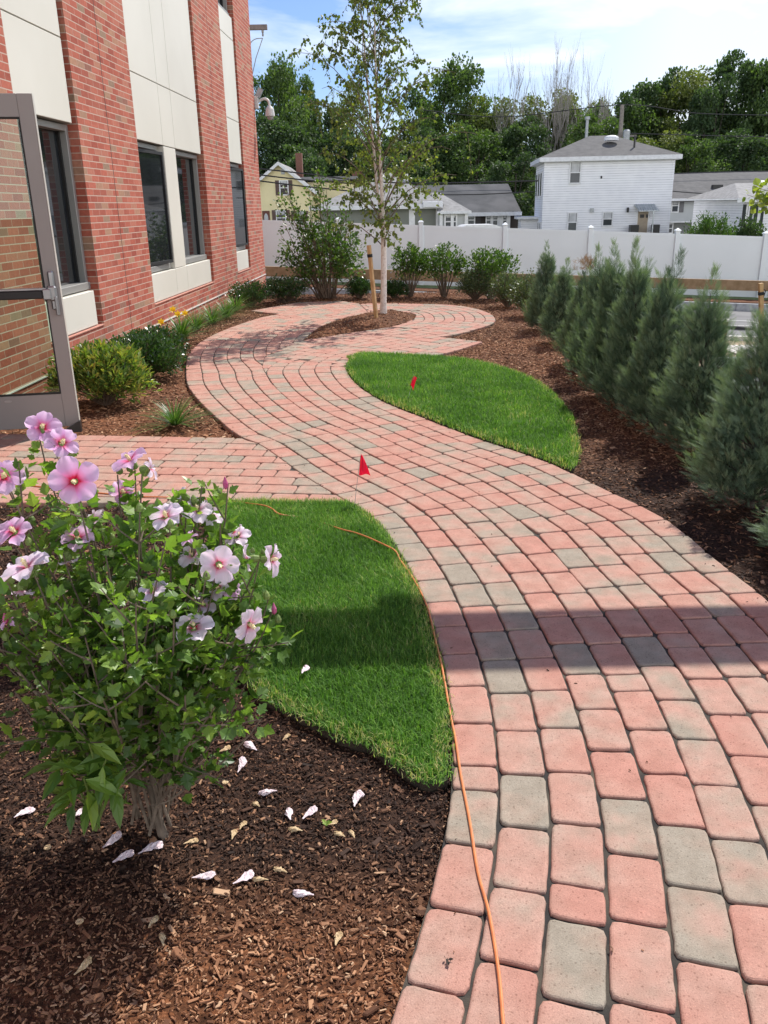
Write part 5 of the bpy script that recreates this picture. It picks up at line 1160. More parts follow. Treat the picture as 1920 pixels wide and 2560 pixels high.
pa = twigs_to_tips(bas, tips, .2, 9); mb = MB()
for i, p in enumerate(pa):
    if i % 11 == 0 or i >= nt_+10: tube(mb, p, np.linspace(.014, .003, 9), 5, cap=False)
    else: tube(mb, p[5:], np.linspace(.005, .002, 4), 4, cap=False)
mb.build('stems', [MT['twig']], ms)
P, D, U = leafy(pa, 30, .06, .54, .10, up_w=.1); mb = MB(); n = len(P); scatter(mb, LF4_V*np.array([1.2, 1, 1]), LF4_F, P, rot_from(D, U), .068*(.6+.6*rng.random(n)), rng.random(n)); mb.build('foliage', [MT['shrubleaf']], ms)
# bed by the brick wall
shrub('pieris_shrub', 'yellow green andromeda with bronze new tips just beyond the open door', 'shrub', (-2.48, 7.42), .98, .80, .56, 210, 30, .062, 'pieris', low=.12, spread=.05, start=.55, leaf=(LEAF_V, LEAF_F), width=.30)
shrub('boxwood_shrub', 'dark glossy evergreen immediately behind the yellow green andromeda', 'shrub', (-2.42, 8.55), .95, .95, .50, 210, 32, .036, 'boxleaf', spread=.06, low=.1)
shrub('boxwood_shrub', 'dark glossy evergreen beside the yellow daylily near the wall', 'shrub', (-2.52, 9.45), .85, .85, .42, 170, 30, .036, 'boxleaf', spread=.06, low=.1)
def clump(name, loc, n, h, w_, label, cat='plant', group=None, matn='strapleaf', wd=.009, flowers=0):
    o = empty(name, (loc[0], loc[1], -.02)); tag(o, label, cat, group); mb = MB()
    a = rng.random(n)*6.283; L_ = h*(.7+.6*rng.random(n)); el = .35+.95*rng.random(n)
    u = np.linspace(0, 1, 6); V, F = [], []
    for i in range(n):
        r = L_[i]*np.cos(el[i])*u*(1+.5*u)+.01; z = L_[i]*np.sin(el[i])*(u*1.35-.75*u*u*(1.5-np.sin(el[i])))
        r = r*w_/h; c, s = math.cos(a[i]), math.sin(a[i]); wv = wd*(1-u**2.5)*.5+.0005
        A = np.column_stack([r*c-wv*s, r*s+wv*c, np.maximum(z, .004)]); B = np.column_stack([r*c+wv*s, r*s-wv*c, np.maximum(z, .004)])
        j = np.arange(5); mb.add(np.vstack([A, B]), np.stack([j, j+1, 7+j, 6+j], 1), 0, rng.random())
    mb.build('leaves', [MT[matn]], o)
    for k in range(flowers):
        an = k*2.1+.5; p0 = np.array([.0, 0, .1]); p1 = np.array([math.cos(an)*.09, math.sin(an)*.05-.04, h*.98+.05*(k % 2)])
        f = MB(); tube(f, [p0, (p0+p1)/2+np.array([0, 0, .05]), p1], .003, 5, 0)
        for q in range(6):
            b = q*1.047; W = np.array([[0, 0, 0], [-.018, .03, .012], [.018, .03, .012], [0, .062, .004]]); R3 = np.array(Matrix.Rotation(b, 3, 'Z')@Matrix.Rotation(.45, 3, 'X'))
            R2 = np.array(Matrix.Rotation(.9, 3, 'X')); f.add((W@R3.T)@R2.T+p1, [np.array([[0, 2, 3, 1]])], 1, np.array([0, .7, .7, 1.0]))
        f.build('flower', [MT['bud'], MT['yellow']], o)
    return o
G1 = 'grassy clumps along the brick wall'
clump('liriope_clump', gp(437, 1058), 130, .21, .30, 'single grassy clump alone on the mulch between the door and the path', group=G1)
clump('daylily_clump', gp(455, 845), 150, .34, .34, 'grassy daylily with two yellow flowers beside the dark evergreens', 'plant', G1, wd=.014, flowers=3)
clump('daylily_clump', gp(395, 862), 90, .30, .30, 'grassy daylily with one yellow flower next to the brick wall', 'plant', G1, wd=.014, flowers=1)
for (x, y), lab in (((505, 822), 'dense grassy clump just beyond the flowering daylily'), ((545, 806), 'grassy clump second beyond the flowering daylily'), ((578, 792), 'loose grassy clump below the far recessed window'), ((601, 775), 'bright grassy clump next to the small boxwood at the wall')):
    clump('liriope_clump', gp(x, y)+np.array([-.08, 0, 0]), 170, .30, .40, lab, 'plant', G1)

# ---------------- junipers
def spray_template():
    V, F = [(-.016, 0, 0), (.016, 0, 0), (0, 1.0, .02)], [[0, 1, 2]]
    for t in np.linspace(.12, .92, 6):
        for s_ in (-1, 1):
            l = .36*(1-t)**.6+.05; w_ = .017; a_ = .55; t2 = t+(.04 if s_ > 0 else 0)
            x1, y1 = s_*math.sin(a_)*l, math.cos(a_)*l; k = len(V)
            V += [(0, t2-w_*.6, 0), (x1*.55+s_*w_*.4, t2+y1*.5-w_*.3, .05), (x1, t2+y1, .03), (x1*.45-s_*w_*.4, t2+y1*.55+w_*.3, .06)]; F += [[k, k+1, k+2, k+3]]
    return np.array(V), [np.array(F[1:]), np.array(F[:1])]
SPV, SPF = spray_template()
def juniper_mesh(seed, H=1.25, R0=.38, npl=330):
    """dense cone built of upright flame shaped plumes"""
    global rng
    old = rng; rng = np.random.default_rng(seed); mb = MB(); tr = MB()
    tube(tr, [(0, 0, -.03), (.01, 0, H*.5), (0, .01, H*.70)], [.022, .013, .003], 6, cap=False)
    prof = lambda h: R0*np.clip(1-h/H, 0, 1)**1.32*(.76+.24*np.clip(h/(.16*H), 0, 1))
    bump = lambda a, h: 1+.16*np.sin(a*3+h*5+seed)+.10*np.sin(a*5-h*9+seed*2)
    h = H*(.015+.90*(1-np.sqrt(1-rng.random(npl)*.985)))
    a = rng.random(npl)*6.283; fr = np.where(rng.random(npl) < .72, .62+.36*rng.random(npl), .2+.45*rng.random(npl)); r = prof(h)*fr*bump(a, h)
    P, D, Q = [], [], []
    for i in range(npl+4):
        if i < npl: o = np.array([math.cos(a[i])*r[i], math.sin(a[i])*r[i], h[i]]); out = np.array([math.cos(a[i]), math.sin(a[i]), 0]); L_ = (.13+.12*rng.random())*(1-.45*h[i]/H); tilt = (.44+.32*rng.random())*(1-.5*h[i]/H); big = rng.random() < .09
        else: an = i*2.1; o = np.array([.03*math.cos(an), .03*math.sin(an), H*(.72-.06*(i-npl))]); out = np.array([math.cos(an), math.sin(an), 0]); L_ = H*(.30-.05*(i-npl)); tilt = .03+.06*(i-npl); big = False
        if big: L_ *= 1.5; tilt *= 1.25
        ax = unit(out*math.sin(tilt)+np.array([0, 0, math.cos(tilt)])+rng.normal(size=3)*.10)
        if i % 3 == 0: b0 = np.array([0, 0, max(o[2]-.10, .02)]); u = np.linspace(0, 1, 4)[:, None]; tube(tr, b0+(o+ax*L_*.6-b0)*u, [.005, .004, .003, .0015], 4, cap=False)
        k = 34 if i < npl else 170; t = rng.random(k)**.85; rd = rdir(k); rd = unit(rd-(rd@ax)[:, None]*ax)
        wv = ((L_*.17 if i < npl else .035)*np.sin(np.clip(t*.9+.12, 0, 1)*math.pi)**.8+.004)[:, None]
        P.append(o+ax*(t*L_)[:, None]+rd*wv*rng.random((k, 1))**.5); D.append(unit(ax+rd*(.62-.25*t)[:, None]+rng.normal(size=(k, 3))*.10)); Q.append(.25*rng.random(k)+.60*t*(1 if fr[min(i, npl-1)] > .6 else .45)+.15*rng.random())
    P = np.vstack(P); D = np.vstack(D); Q = np.concatenate(Q); keep = P[:, 2] > .012; P, D, Q = P[keep], D[keep], Q[keep]; n2 = len(P)
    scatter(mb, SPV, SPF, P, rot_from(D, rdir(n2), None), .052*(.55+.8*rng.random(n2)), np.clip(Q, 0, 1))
    rng = old; return mb, tr
JG = 'columnar junipers in a row along the right hand bed'
J = [((1325, 832), (1372, 612), 'farthest juniper of the row, slim with a pointed top'),
     ((1364, 867), (1405, 652), 'second farthest juniper of the row, slightly shorter and rounded'),
     ((1408, 923), (1467, 660), 'juniper with a dry brown tip near the far end of the row'),
     ((1448, 960), (1508, 625), 'juniper immediately in front of the brown tipped one'),
     ((1500, 1010), (1540, 617), 'tall juniper with a forked leader in the middle of the row'),
     ((1560, 1050), (1596, 612), 'tallest juniper with an open feathery leader in the middle of the row'),
     ((1609, 1097), (1649, 638), 'juniper with a single narrow leader standing before the road, third from the front'),
     ((1699, 1162), (1794, 683), 'loose juniper with a sparse slanting leader in front of the drain'),
     ((1834, 1314), (1925, 795), 'big bushy juniper nearest the camera at the right edge'),
     ((1945, 1480), (1975, 1185), 'low juniper cut off by the right edge of the photo')]
vari = []
for s_ in range(4):
    mb, tr = juniper_mesh(40+s_, 1.25, (.255, .275, .26, .30)[s_], 420)
    a_ = mb.build('foliage', [MT['junip']]); b_ = tr.build('trunk', [MT['bark']]); vari.append((a_, b_))
used = set()
for i, (b, t, lab) in enumerate(J):
    g_ = gp(*b); x, y = g_[0]+.26, g_[1]+.36; H = at(t[0], t[1], y)[2]+.02; H = max(H, .62); x = .55*x+.45*at(t[0], t[1], y)[0]
    if i == 8: H *= 1.13
    if i == 9: x, H = 2.03, .55
    o = empty('juniper', (x, y, -.02), rng.random()*6.28); tag(o, lab, 'juniper', JG)
    w_ = [.92, .90, .88, .90, .95, .98, 1.02, 1.04, 1.16, .9][i]
    o.scale = (w_, w_, H/1.25); o.rotation_euler = (rng.normal()*.035, rng.normal()*.035, o.rotation_euler[2])
    fo, tr = vari[i % 4]
    if (i % 4) in used:
        fo = fo.copy(); tr = tr.copy(); COL.objects.link(fo); COL.objects.link(tr)
    used.add(i % 4); fo.parent = o; tr.parent = o
    if i == 2:
        k = 150; q = np.column_stack([rng.normal(size=k)*.07, rng.normal(size=k)*.05, 1.17+rng.random(k)*.14]); mb = MB(); scatter(mb, SPV, SPF, q, rot_from(unit(rng.normal(size=(k, 3))*.6+np.array([0, 0, .8])), rdir(k)), .08*(.6+.6*rng.random(k)))
        c = mb.build('dry_tip', [MT['junipbrown']], o); c['label'] = 'dry brown growing tip'

# ---------------- birch
bc = gp(958, 787, .05); br = empty('birch_tree', (bc[0], bc[1], 0)); tag(br, 'young white barked birch with sparse leaves in the tear shaped bed', 'tree')
tw = MB(); bk = MB()
H = 5.3
tz = np.linspace(0, 1, 22); sway = lambda z: np.array([.03*np.sin(z*1.3)-.004*z, .03*np.sin(z*.9+1), 0])
main = np.array([np.array([0, 0, z])+sway(z) for z in tz*H])
rad = np.interp(tz*H, [0, .12, .9, 1.6, 2.6, 4, H], [.062, .047, .042, .028, .017, .009, .003]); tube(bk, main, rad, 12, cap=False)
lead = np.array([main[5]+np.array([-.012*k-.008*min(k, 4), .01*k, .155*k]) for k in range(22)]); tube(bk, lead, np.linspace(.024, .004, 22), 8, cap=False)
for zk, an_, r_ in ((.55, .2, .016), (.62, 2.2, .014)): 
    q = main[2]+0; lathe(tw, [(.001, 0), (.016, .003), (.012, .008), (.001, .006)], 8, c=(0, -.055, zk+.04))
bk.build('trunk', [MT['birch']], br)
paths = []; nb_ = 64
for i in range(nb_):
    z = .93+(H-1.3)*(i/nb_)**1.0; src = main if i % 3 else lead
    z = max(z, src[0, 2]+.1) ; z = min(z, src[-1, 2]-.05); j = int(np.argmin(np.abs(src[:, 2]-z))); b = src[j]
    an_ = i*2.39996+rng.normal()*.35
    L_ = np.interp(z, [.9, 1.4, 2.2, 3.0, 4.2, 5.4], [.85, 1.35, 1.45, 1.30, 1.15, .8])*(.6+.55*rng.random())
    el = R_(52)+rng.normal()*.12; k = 11; u = np.linspace(0, 1, k); r = L_*u*math.cos(el)*(1+.25*u); zz = L_*math.sin(el)*u*(1.25-.55*u*u)
    p = b+np.column_stack([np.cos(an_+u*.3)*r, np.sin(an_+u*.3)*r, zz]); p += np.cumsum(rng.normal(size=p.shape)*.008, 0)
    tube(tw, p, np.linspace(.012-.0014*z, .0025, k), 5, cap=False); paths.append(p)
    for s_ in range(9):
        t = .25+.75*(s_+rng.random())/9; q = p[min(int(t*(k-1)), k-1)]; d = rdir(1, .15)[0]; l2 = L_*(.22+.26*rng.random())*(1.1-.5*t)
        u2 = np.linspace(0, 1, 6)[:, None]; pp = q+d*l2*u2+np.array([0, 0, 1])*(l2*.35*u2-l2*.85*u2**2); pp += np.cumsum(rng.normal(size=pp.shape)*.006, 0)
        tube(tw, pp, np.linspace(.0032, .0012, 6), 3, cap=False); paths.append(pp)
tw.build('branches', [MT['twiggrey']], br)
P, D, U = [], [], []
for p in paths:
    n = 18 if len(p) == 6 else 14; t = (.25 if len(p) == 6 else .5)+.75*rng.random(n)*(1 if len(p) == 6 else .66); s = np.clip(t, 0, .999)*(len(p)-1); i = s.astype(int); q = p[i]+(p[np.minimum(i+1, len(p)-1)]-p[i])*(s-i)[:, None]
    P.append(q+rng.normal(size=(n, 3))*.012); d = rng.normal(size=(n, 3))*.5+np.array([0, 0, -.75]); D.append(unit(d)); U.append(unit(rng.normal(size=(n, 3))+.01))
P, D, U = map(np.vstack, (P, D, U)); n = len(P); mb = MB(); keep = P[:, 2] > .5; P, D, U = P[keep], D[keep], U[keep]; n = len(P)
scatter(mb, LEAF_V*np.array([1.25, 1, 1]), LEAF_F, P, rot_from(D, U), .050*(.55+.65*rng.random(n)), np.clip(rng.random(n)*.9+.12*(P[:, 2] < 2.4), 0, 1)); mb.build('leaves', [MT['birchleaf']], br)
# stakes
def stake(p0, p1, w_, label, tie=True):
    o = empty('wooden_stake', (0, 0, 0)); tag(o, label, 'stake', 'tree stakes'); mb = MB(); T_ = unit(p1-p0); L_ = np.linalg.norm(p1-p0); V = boxv(-w_/2, w_/2, -w_/2, w_/2, 0, L_)
    Rm = np.array(Vector(T_).to_track_quat('Z', 'Y').to_matrix()); mb2 = MB(); box(mb2, -w_/2, w_/2, -w_/2, w_/2, -.05, L_, c=.004); mb2.v[0] = mb2.v[0]@Rm.T+p0; mb2.build('post', [MT['stake']], o)
    if tie: t = MB(); box(t, -w_/2-.003, w_/2+.003, -w_/2-.003, w_/2+.003, L_*.84, L_*.84+.045); t.v[0] = t.v[0]@Rm.T+p0; t.build('tie_strap', [MT['strap']], o)
    return o
s0 = gp(941, 800, .04); stake(s0, at(922, 613, s0[1]+.05), .05, 'leaning wooden stake with a black band beside the birch')
s0 = gp(1905, 890, -.5); stake(s0, at(1902, 708, s0[1]), .055, 'wooden stake with a black tie behind the last junipers')
q = MB(); a_ = at(1900, 726, s0[1]); tube(q, [a_+np.array([.03, -.02, .02]), a_+np.array([.07, -.02, .0]), a_+np.array([.05, -.02, -.10])], .007, 5); q.build('hanging_strap', [MT['strap']], bpy.context.scene.objects['wooden_stake.001'])

# young maple whose leaves enter at the right edge
mp_ = empty('young_tree', (6.4, 12.2, -.6)); tag(mp_, 'young yellow green tree whose leaves enter the picture at the right edge', 'tree')
lp = np.array([at(x, y, 12.2)-np.array([6.4, 12.2, -.6]) for x, y in ((1868, 487), (1880, 478), (1895, 470), (1905, 490), (1890, 500), (1915, 510), (1918, 470), (1930, 540), (1950, 500), (1960, 460), (1985, 520), (2010, 440), (2030, 560), (2080, 480), (2100, 400), (2000, 400))])
tr = MB(); tube(tr, [(0, 0, 0), (0, 0, 1.4), (.05, 0, 3.2)], [.04, .032, .01], 8)
pa = twigs_to_tips(np.tile([0, 0, 1.3], (len(lp), 1))+rng.random((len(lp), 1))*np.array([[0, 0, .7]]), lp, .1)
for p in pa: tube(tr, p, np.linspace(.012, .003, 7), 5, cap=False)
tr.build('trunk', [MT['twiggrey']], mp_)
P, D, U = leafy(pa, 16, .09, .72, .10, up_w=-.1); mb = MB(); scatter(mb, LEAF_V*np.array([1.7, 1, 1]), LEAF_F, P, rot_from(D, U), .095*(.6+.6*rng.random(len(P))), .45+.55*rng.random(len(P))); mb.build('leaves', [MT['pieris'] if False else leafmat('maple_leaf', [(.06, .12, .02), (.16, .22, .04), (.34, .38, .08)], .45, .35)], mp_)
# shrubs behind the fence
p = at(1775, 575, 37); shrub('garden_shrub', 'bright green feathery dome shrub above the fence on the right', 'shrub', (p[0], 37), 2.6, 2.0, 3.0, 260, 42, .13, 'shrubleaf', zbase=p[2]-2.1, spread=.16, width=.3, group=None)
p = at(1872, 575, 39); shrub('garden_shrub', 'low dark shrub by the white cottage above the fence', 'shrub', (p[0], 39), 2.2, 1.6, 2.7, 160, 34, .14, 'farleaf3', zbase=p[2]-2.0, spread=.16)

# ---------------- trees behind the houses
def tree_mesh(seed, H=10, W=7, n=9000, crown0=.18, lsz=.26, lmat='farleaf', style='round'):
    global rng
    old = rng; rng = np.random.default_rng(seed); tr = MB(); mb = MB()
    tube(tr, [(0, 0, -1), (.05, .1, H*.35), (.1, 0, H*.85)], [.26, .2, .04], 8)
    K = 58; a = rng.random(K)*6.283; h = crown0+(1-crown0)*rng.random(K)**.85
    prof = np.sin(np.clip((h-crown0*.6)/(1.04-crown0*.6), 0, 1)**.85*math.pi)**.55 if style == 'round' else np.clip(1.02-h, 0, 1)**.6
    rad = W/2*prof*(.35+.65*np.sqrt(rng.random(K)))
    cc = np.column_stack([np.cos(a)*rad, np.sin(a)*rad, h*H*.97]); cs = (.55+.75*rng.random(K))*W/9
    for c in cc[::2]:
        b = np.array([0.05, 0, max(c[2]*.55-.4, .8)]); u = np.linspace(0, 1, 6)[:, None]; m_ = (b+c)/2+np.array([0, 0, -.3]); tube(tr, (1-u)**2*b+2*u*(1-u)*m_+u*u*c, np.linspace(.08, .02, 6), 5, cap=False)
    per = n//K; P, D = [], []
    for c, s_ in zip(cc, cs):
        d = rdir(per, .15); r = (.35+.65*rng.random(per)**.5)[:, None]*s_*np.array([1.25, 1.25, .85]); sub = rng.normal(size=(per, 3))*.10; P.append(c+d*r+sub); D.append(unit(d*.7+rdir(per)*.8+np.array([0, 0, -.1])))
    P, D = np.vstack(P), np.vstack(D); n2 = len(P); up = unit(rng.normal(size=(n2, 3))*.6+np.array([0, 0, 1]))
    ci = np.repeat(rng.random(K), per)
    scatter(mb, LF4_V*np.array([1.5, 1, 1]), LF4_F, P, rot_from(D, up), lsz*(.55+.8*rng.random(n2)), np.clip(.55*rng.random(n2)+.45*ci, 0, 1))
    rng = old; return mb.build('crown', [MT[lmat]]), tr.build('trunk', [MT['bark']])
TM = [tree_mesh(101, 10, 7.5, 19000, .06, .19, 'farleaf'), tree_mesh(102, 10, 6.2, 19000, .05, .19, 'farleaf2'), tree_mesh(103, 10, 7, 20000, .04, .20, 'farleaf3'), tree_mesh(104, 10, 5.2, 15000, .05, .18, 'farleaf3', 'cone'), tree_mesh(105, 10, 7, 8000, .10, .18, 'farleaf2')]
usedT = set()
def far_tree(px_, top, Y, wpx, k, lab, group='trees behind the houses', zb=-3.0):
    Y = Y+7; p = at(px_, top, Y); H = p[2]-zb; o = empty('broadleaf_tree', (p[0], Y, zb), rng.random()*6.28); tag(o, lab, 'tree', group)
    wm = wpx/FPX*Y*.94; base = (7.5, 6.2, 7, 5.2, 7)[k]; o.scale = (wm/base, wm/base, H/10)
    c, t = TM[k]
    if k in usedT: c, t = c.copy(), t.copy(); COL.objects.link(c); COL.objects.link(t)
    usedT.add(k); c.parent = o; t.parent = o
TL = [(690, 158, 74, 190, 0, 'full bright green tree rising right beside the top of the brick corner'), (742, 182, 80, 150, 0, 'rounded green tree second from the brick corner'),
      (690, 300, 70, 230, 2, 'dark low tree behind the yellow house gable'), (800, 255, 78, 190, 2, 'dark tree just left of the birch crown'),
      (860, 330, 72, 210, 2, 'low dark tree behind the birch at the left'), (880, 225, 84, 120, 4, 'thin open tree seen through the left of the birch crown'),
      (960, 345, 76, 200, 2, 'low tree directly behind the birch trunk'), (1035, 300, 82, 150, 4, 'sparse tree with sky gaps right of the birch trunk'),
      (1150, 158, 78, 220, 0, 'round topped tree right of the birch'), (1085, 330, 70, 200, 2, 'dark tree above the dark roofed house'),
      (1225, 235, 76, 190, 1, 'yellow green tree between the round tree and the bare trees'), (1190, 320, 68, 220, 0, 'dense tree close behind the dark roof'),
      (1320, 300, 70, 220, 2, 'dense tree left of the white house chimney'), (1370, 225, 80, 190, 1, 'leafy tree below the tallest bare branches'),
      (1460, 235, 78, 180, 1, 'leafy tree directly behind the white house roof peak'), (1540, 245, 74, 170, 2, 'rounded tree behind the utility pole'),
      (1600, 222, 80, 150, 1, 'yellowish tree right of the utility pole'), (1660, 185, 78, 210, 2, 'dark upright tree where the tall tree line starts at the right'),
      (1735, 165, 76, 200, 1, 'tall dark pointed tree left of the highest one on the right'), (1800, 200, 72, 170, 2, 'wide dark tree below the pointed trees'),
      (1860, 138, 76, 210, 2, 'tallest dark tree near the right edge'), (1925, 150, 74, 220, 0, 'dark tree cut by the right edge of the photo'),
      (1560, 365, 66, 200, 2, 'low dark tree right behind the white house'), (1740, 345, 64, 170, 0, 'brighter low tree above the grey roof'),
      (1870, 330, 66, 220, 2, 'low tree behind the skylight'), (1650, 330, 66, 190, 1, 'yellow hung tree beside the white house eave'), (620, 330, 68, 190, 2, 'dark tree half hidden by the brick corner'),
      (770, 380, 64, 190, 2, 'low dark tree between the yellow house and the birch'), (1010, 395, 62, 190, 2, 'low tree above the pale shingled roof'), (2010, 170, 74, 190, 3, 'dark tree mostly outside the right edge'), (1290, 390, 62, 180, 2, 'low dark tree in the gap left of the white house'),
      (1500, 290, 68, 210, 0, 'wide tree filling the line behind the white house roof'), (1050, 235, 84, 170, 2, 'dark tree far behind the right side of the birch'), (1240, 290, 80, 200, 2, 'dark tree in the hollow below the leftmost bare tree'), (1590, 275, 76, 210, 0, 'mid green tree behind the high cables')]
for t in TL: far_tree(*t)
def bare_tree(px_, base_y, top, Y, wpx, seed, lab):
    global rng
    old = rng; rng = np.random.default_rng(seed); p = at(px_, top, Y); zb = -3; H = p[2]-zb; W = wpx/FPX*Y*.94; o = empty('bare_tree', (p[0], Y, zb)); tag(o, lab, 'tree', 'bare trees on the skyline'); mb = MB()
    def grow_(b, d, L_, r, lev):
        k = 6; p_ = [b]; dd = d.copy()
        for i in range(k): dd = unit(dd+rng.normal(size=3)*.10+np.array([0, 0, .07])); p_.append(p_[-1]+dd*L_/k)
        p_ = np.array(p_); tube(mb, p_, np.linspace(r, r*.55, k+1), 4 if lev else 6, cap=False)
        if lev >= 4: return
        for j in range((7, 4, 4, 4)[lev]):
            t = .35+.65*rng.random(); q = p_[int(t*k)]; s = unit(rng.normal(size=3)*np.array([1, 1, .3])); nd = unit(dd*1.0+s*(.95, .85, .8, .8)[lev]+np.array([0, 0, .2])); grow_(q, nd, L_*(.50+.25*rng.random()), r*.48, lev+1)
    grow_(np.array([0, 0, 0.0]), np.array([0, 0, 1.0]), H*.45, .20, 0)
    V = np.vstack(mb.v); sc = H/V[:, 2].max(); sx_ = min(1.1, max(.5, W/(V[:, 0].max()-V[:, 0].min()))); mb.v = [np.vstack(mb.v)*np.array([sx_, sx_, sc])]; mb.build('trunk', [MT['deadbark']], o); rng = old
bare_tree(1288, 300, 108, 79, 110, 11, 'bare tree with a narrow fan of twigs, leftmost on the skyline')
bare_tree(1385, 300, 78, 79, 135, 12, 'tallest bare tree, partly leafy, on the skyline')
bare_tree(1455, 300, 105, 79, 120, 13, 'spreading bare tree right of the tallest one')
bare_tree(1525, 300, 150, 79, 110, 14, 'low faint bare tree, rightmost on the skyline')

# ================================================================== FOREGROUND FLOWERING SHRUB
hib = empty('rose_of_sharon', (-.655, 1.905, 0)); tag(hib, 'flowering shrub with pink and pale lilac hibiscus blooms in the foreground bed', 'shrub')
HB = np.array([-.655, 1.905, 0])
def petal(open_, ln, wd_, ruf, seed):
    """one petal as a grid, base at origin, growing along +y, cup axis +z; open_ 0 closed .. 1 flat"""
    r = np.random.default_rng(seed); nu, nv = 7, 7; V = []; col = []
    for i in range(nv):
        v = i/(nv-1); a = (1-open_)*1.25*(1-v*.75)+.12; 
        for j in range(nu):
            u = j/(nu-1)*2-1; w_ = wd_*(.14+.96*math.sin(min(v*1.05, 1)*math.pi*.52)**1.1)*math.sqrt(max(0, 1-(max(v-.62, 0)/.40)**2*.72))
            y = ln*v*(1-.10*u*u*v); z = .16*ln*u*u*v*(1-open_*.4)+ruf*ln*math.sin(u*5+seed)*v**2*1.7
            V.append((u*w_, y*math.cos(a*(1-.55*v)), y*math.sin(a*(1-.55*v))+z)); col.append(min(1, v*1.05+.04*r.random()))
    F = [[i*nu+j, i*nu+j+1, (i+1)*nu+j+1, (i+1)*nu+j] for i in range(nv-1) for j in range(nu-1)]
    return np.array(V), np.array(F), np.array(col)
def bloom(pos, axis, dia, open_, pale, seed, closed=False):
    r = random.Random(seed); mb = MB(); ln = dia*.54
    Rm = np.array(Vector(axis).to_track_quat('Z', 'Y').to_matrix())@np.array(Matrix.Rotation(r.random()*6, 3, 'Z'))
    for k in range(5):
        V, F, c = petal(open_*(.80 if open_ < .6 else 1)+r.uniform(-.10, .08), ln*r.uniform(.9, 1.05), ln*(.43 if not closed else .24), .06, seed+k)
        V = V@np.array(Matrix.Rotation(k*2*math.pi/5+r.uniform(-.08, .08), 3, 'Z')).T
        V[:, 2] += .002*k
        mb.add(V@Rm.T+pos, F, 0, c)
    fo = mb.build('flower', [MT['petalpale' if pale else 'petal']], hib, smooth=True)
    sc = MB(); ax = Rm@np.array([0, 0, 1.0]); pts = np.array([pos+ax*ln*t for t in (.02, .25, .5, .62)])
    if not closed:
        tube(sc, pts, [.0035, .0035, .0045, .002], 6); k = 60; q = pos+ax*(ln*(.25+.35*rng.random(k)))[:, None]+rdir(k)*.004; scatter(sc, LF4_V, LF4_F, q, rot_from(rdir(k), rdir(k)), .0042*np.ones(k)); sc.build('stamen', [MT['stamen']], fo)
    cx = MB(); prof = [(.001, -.016), (.008, -.012), (.010, 0), (.008, .010), (.001, .012)]; lathe(cx, prof, 8); V = cx.v[0]; cx.v[0] = V@Rm.T+pos-ax*.002; cx.build('calyx', [MT['bud']], fo)
    return fo
D2 = 1.1573
def fl(xd, yd, Y=1.9): return at(xd*D2, yd*D2, Y)
blooms = [  # displayed px, depth, axis, size, openness, pale
    (92, 922, 2.02, (.35, -.75, .55), .088, .55, 0), (135, 955, 1.98, (.5, -.6, .6), .082, .5, 0), (160, 1040, 1.78, (.28, -.95, .22), .112, .85, 0), (278, 990, 1.95, (-.35, -.3, .85), .092, .45, 0),
    (8, 1028, 1.82, (.3, -.6, .6), .098, .5, 0), (28, 1145, 1.8, (-.2, -.5, .8), .088, .45, 0), (166, 1158, 1.85, (-.1, -.35, .9), .085, .5, 0), (54, 1218, 1.72, (-.25, -.25, .95), .115, .5, 1),
    (357, 1112, 1.8, (-.1, -.45, .9), .085, .3, 1), (425, 1098, 1.9, (.2, -.5, .8), .080, .4, 1), (455, 1112, 1.95, (.5, -.3, .7), .075, .4, 1), (330, 1275, 1.74, (-.15, -.3, .95), .076, .42, 1),
    (415, 1195, 1.85, (-.3, -.4, .8), .080, .45, 1), (474, 1222, 1.74, (.35, -.88, .15), .095, .8, 1), (590, 1208, 1.86, (.97, -.2, .12), .085, .22, 1), (535, 1207, 1.86, (-.95, -.2, .1), .07, .08, 1),
    (418, 1352, 1.68, (.05, -.3, .95), .090, .48, 1), (543, 1352, 1.74, (.75, -.55, -.1), .098, .5, 1), (497, 1270, 1.88, (.6, -.4, .5), .070, .35, 0), (437, 1305, 1.85, (.1, -.4, .9), .072, .45, 1),
    (200, 1122, 1.95, (-.4, -.3, .7), .075, .3, 1), (265, 1062, 1.98, (.2, -.5, .6), .070, .35, 0), (513, 1155, 1.93, (.1, -.4, .9), .070, .4, 1), (470, 1268, 1.86, (-.5, -.4, .5), .075, .4, 1), (20, 1340, 1.75, (-.4, -.4, .5), .05, .1, 0),
    (325, 1012, 1.9, (.97, -.15, .15), .06, .02, 1), (45, 1278, 1.76, (-.2, -.2, -.9), .07, .02, 1), (147, 1212, 1.85, (.1, -.2, -.95), .05, .02, 1), (390, 1068, 1.9, (-.5, -.3, .5), .05, .05, 1), (505, 1150, 1.9, (.8, -.2, -.3), .06, .05, 1), (408, 1163, 1.84, (-.3, -.2, .8), .05, .1, 0)]
tips = []
for i, (x, y, Y, ax, dia, op, pale) in enumerate(blooms):
    p = fl(x, y, Y); ax = unit(np.array(ax, float)); pos = p-ax*dia*.18-HB
    bloom(pos, tuple(ax), dia*.94, op, pale, 100+i*7, closed=op < .12); tips.append(pos-ax*.015)
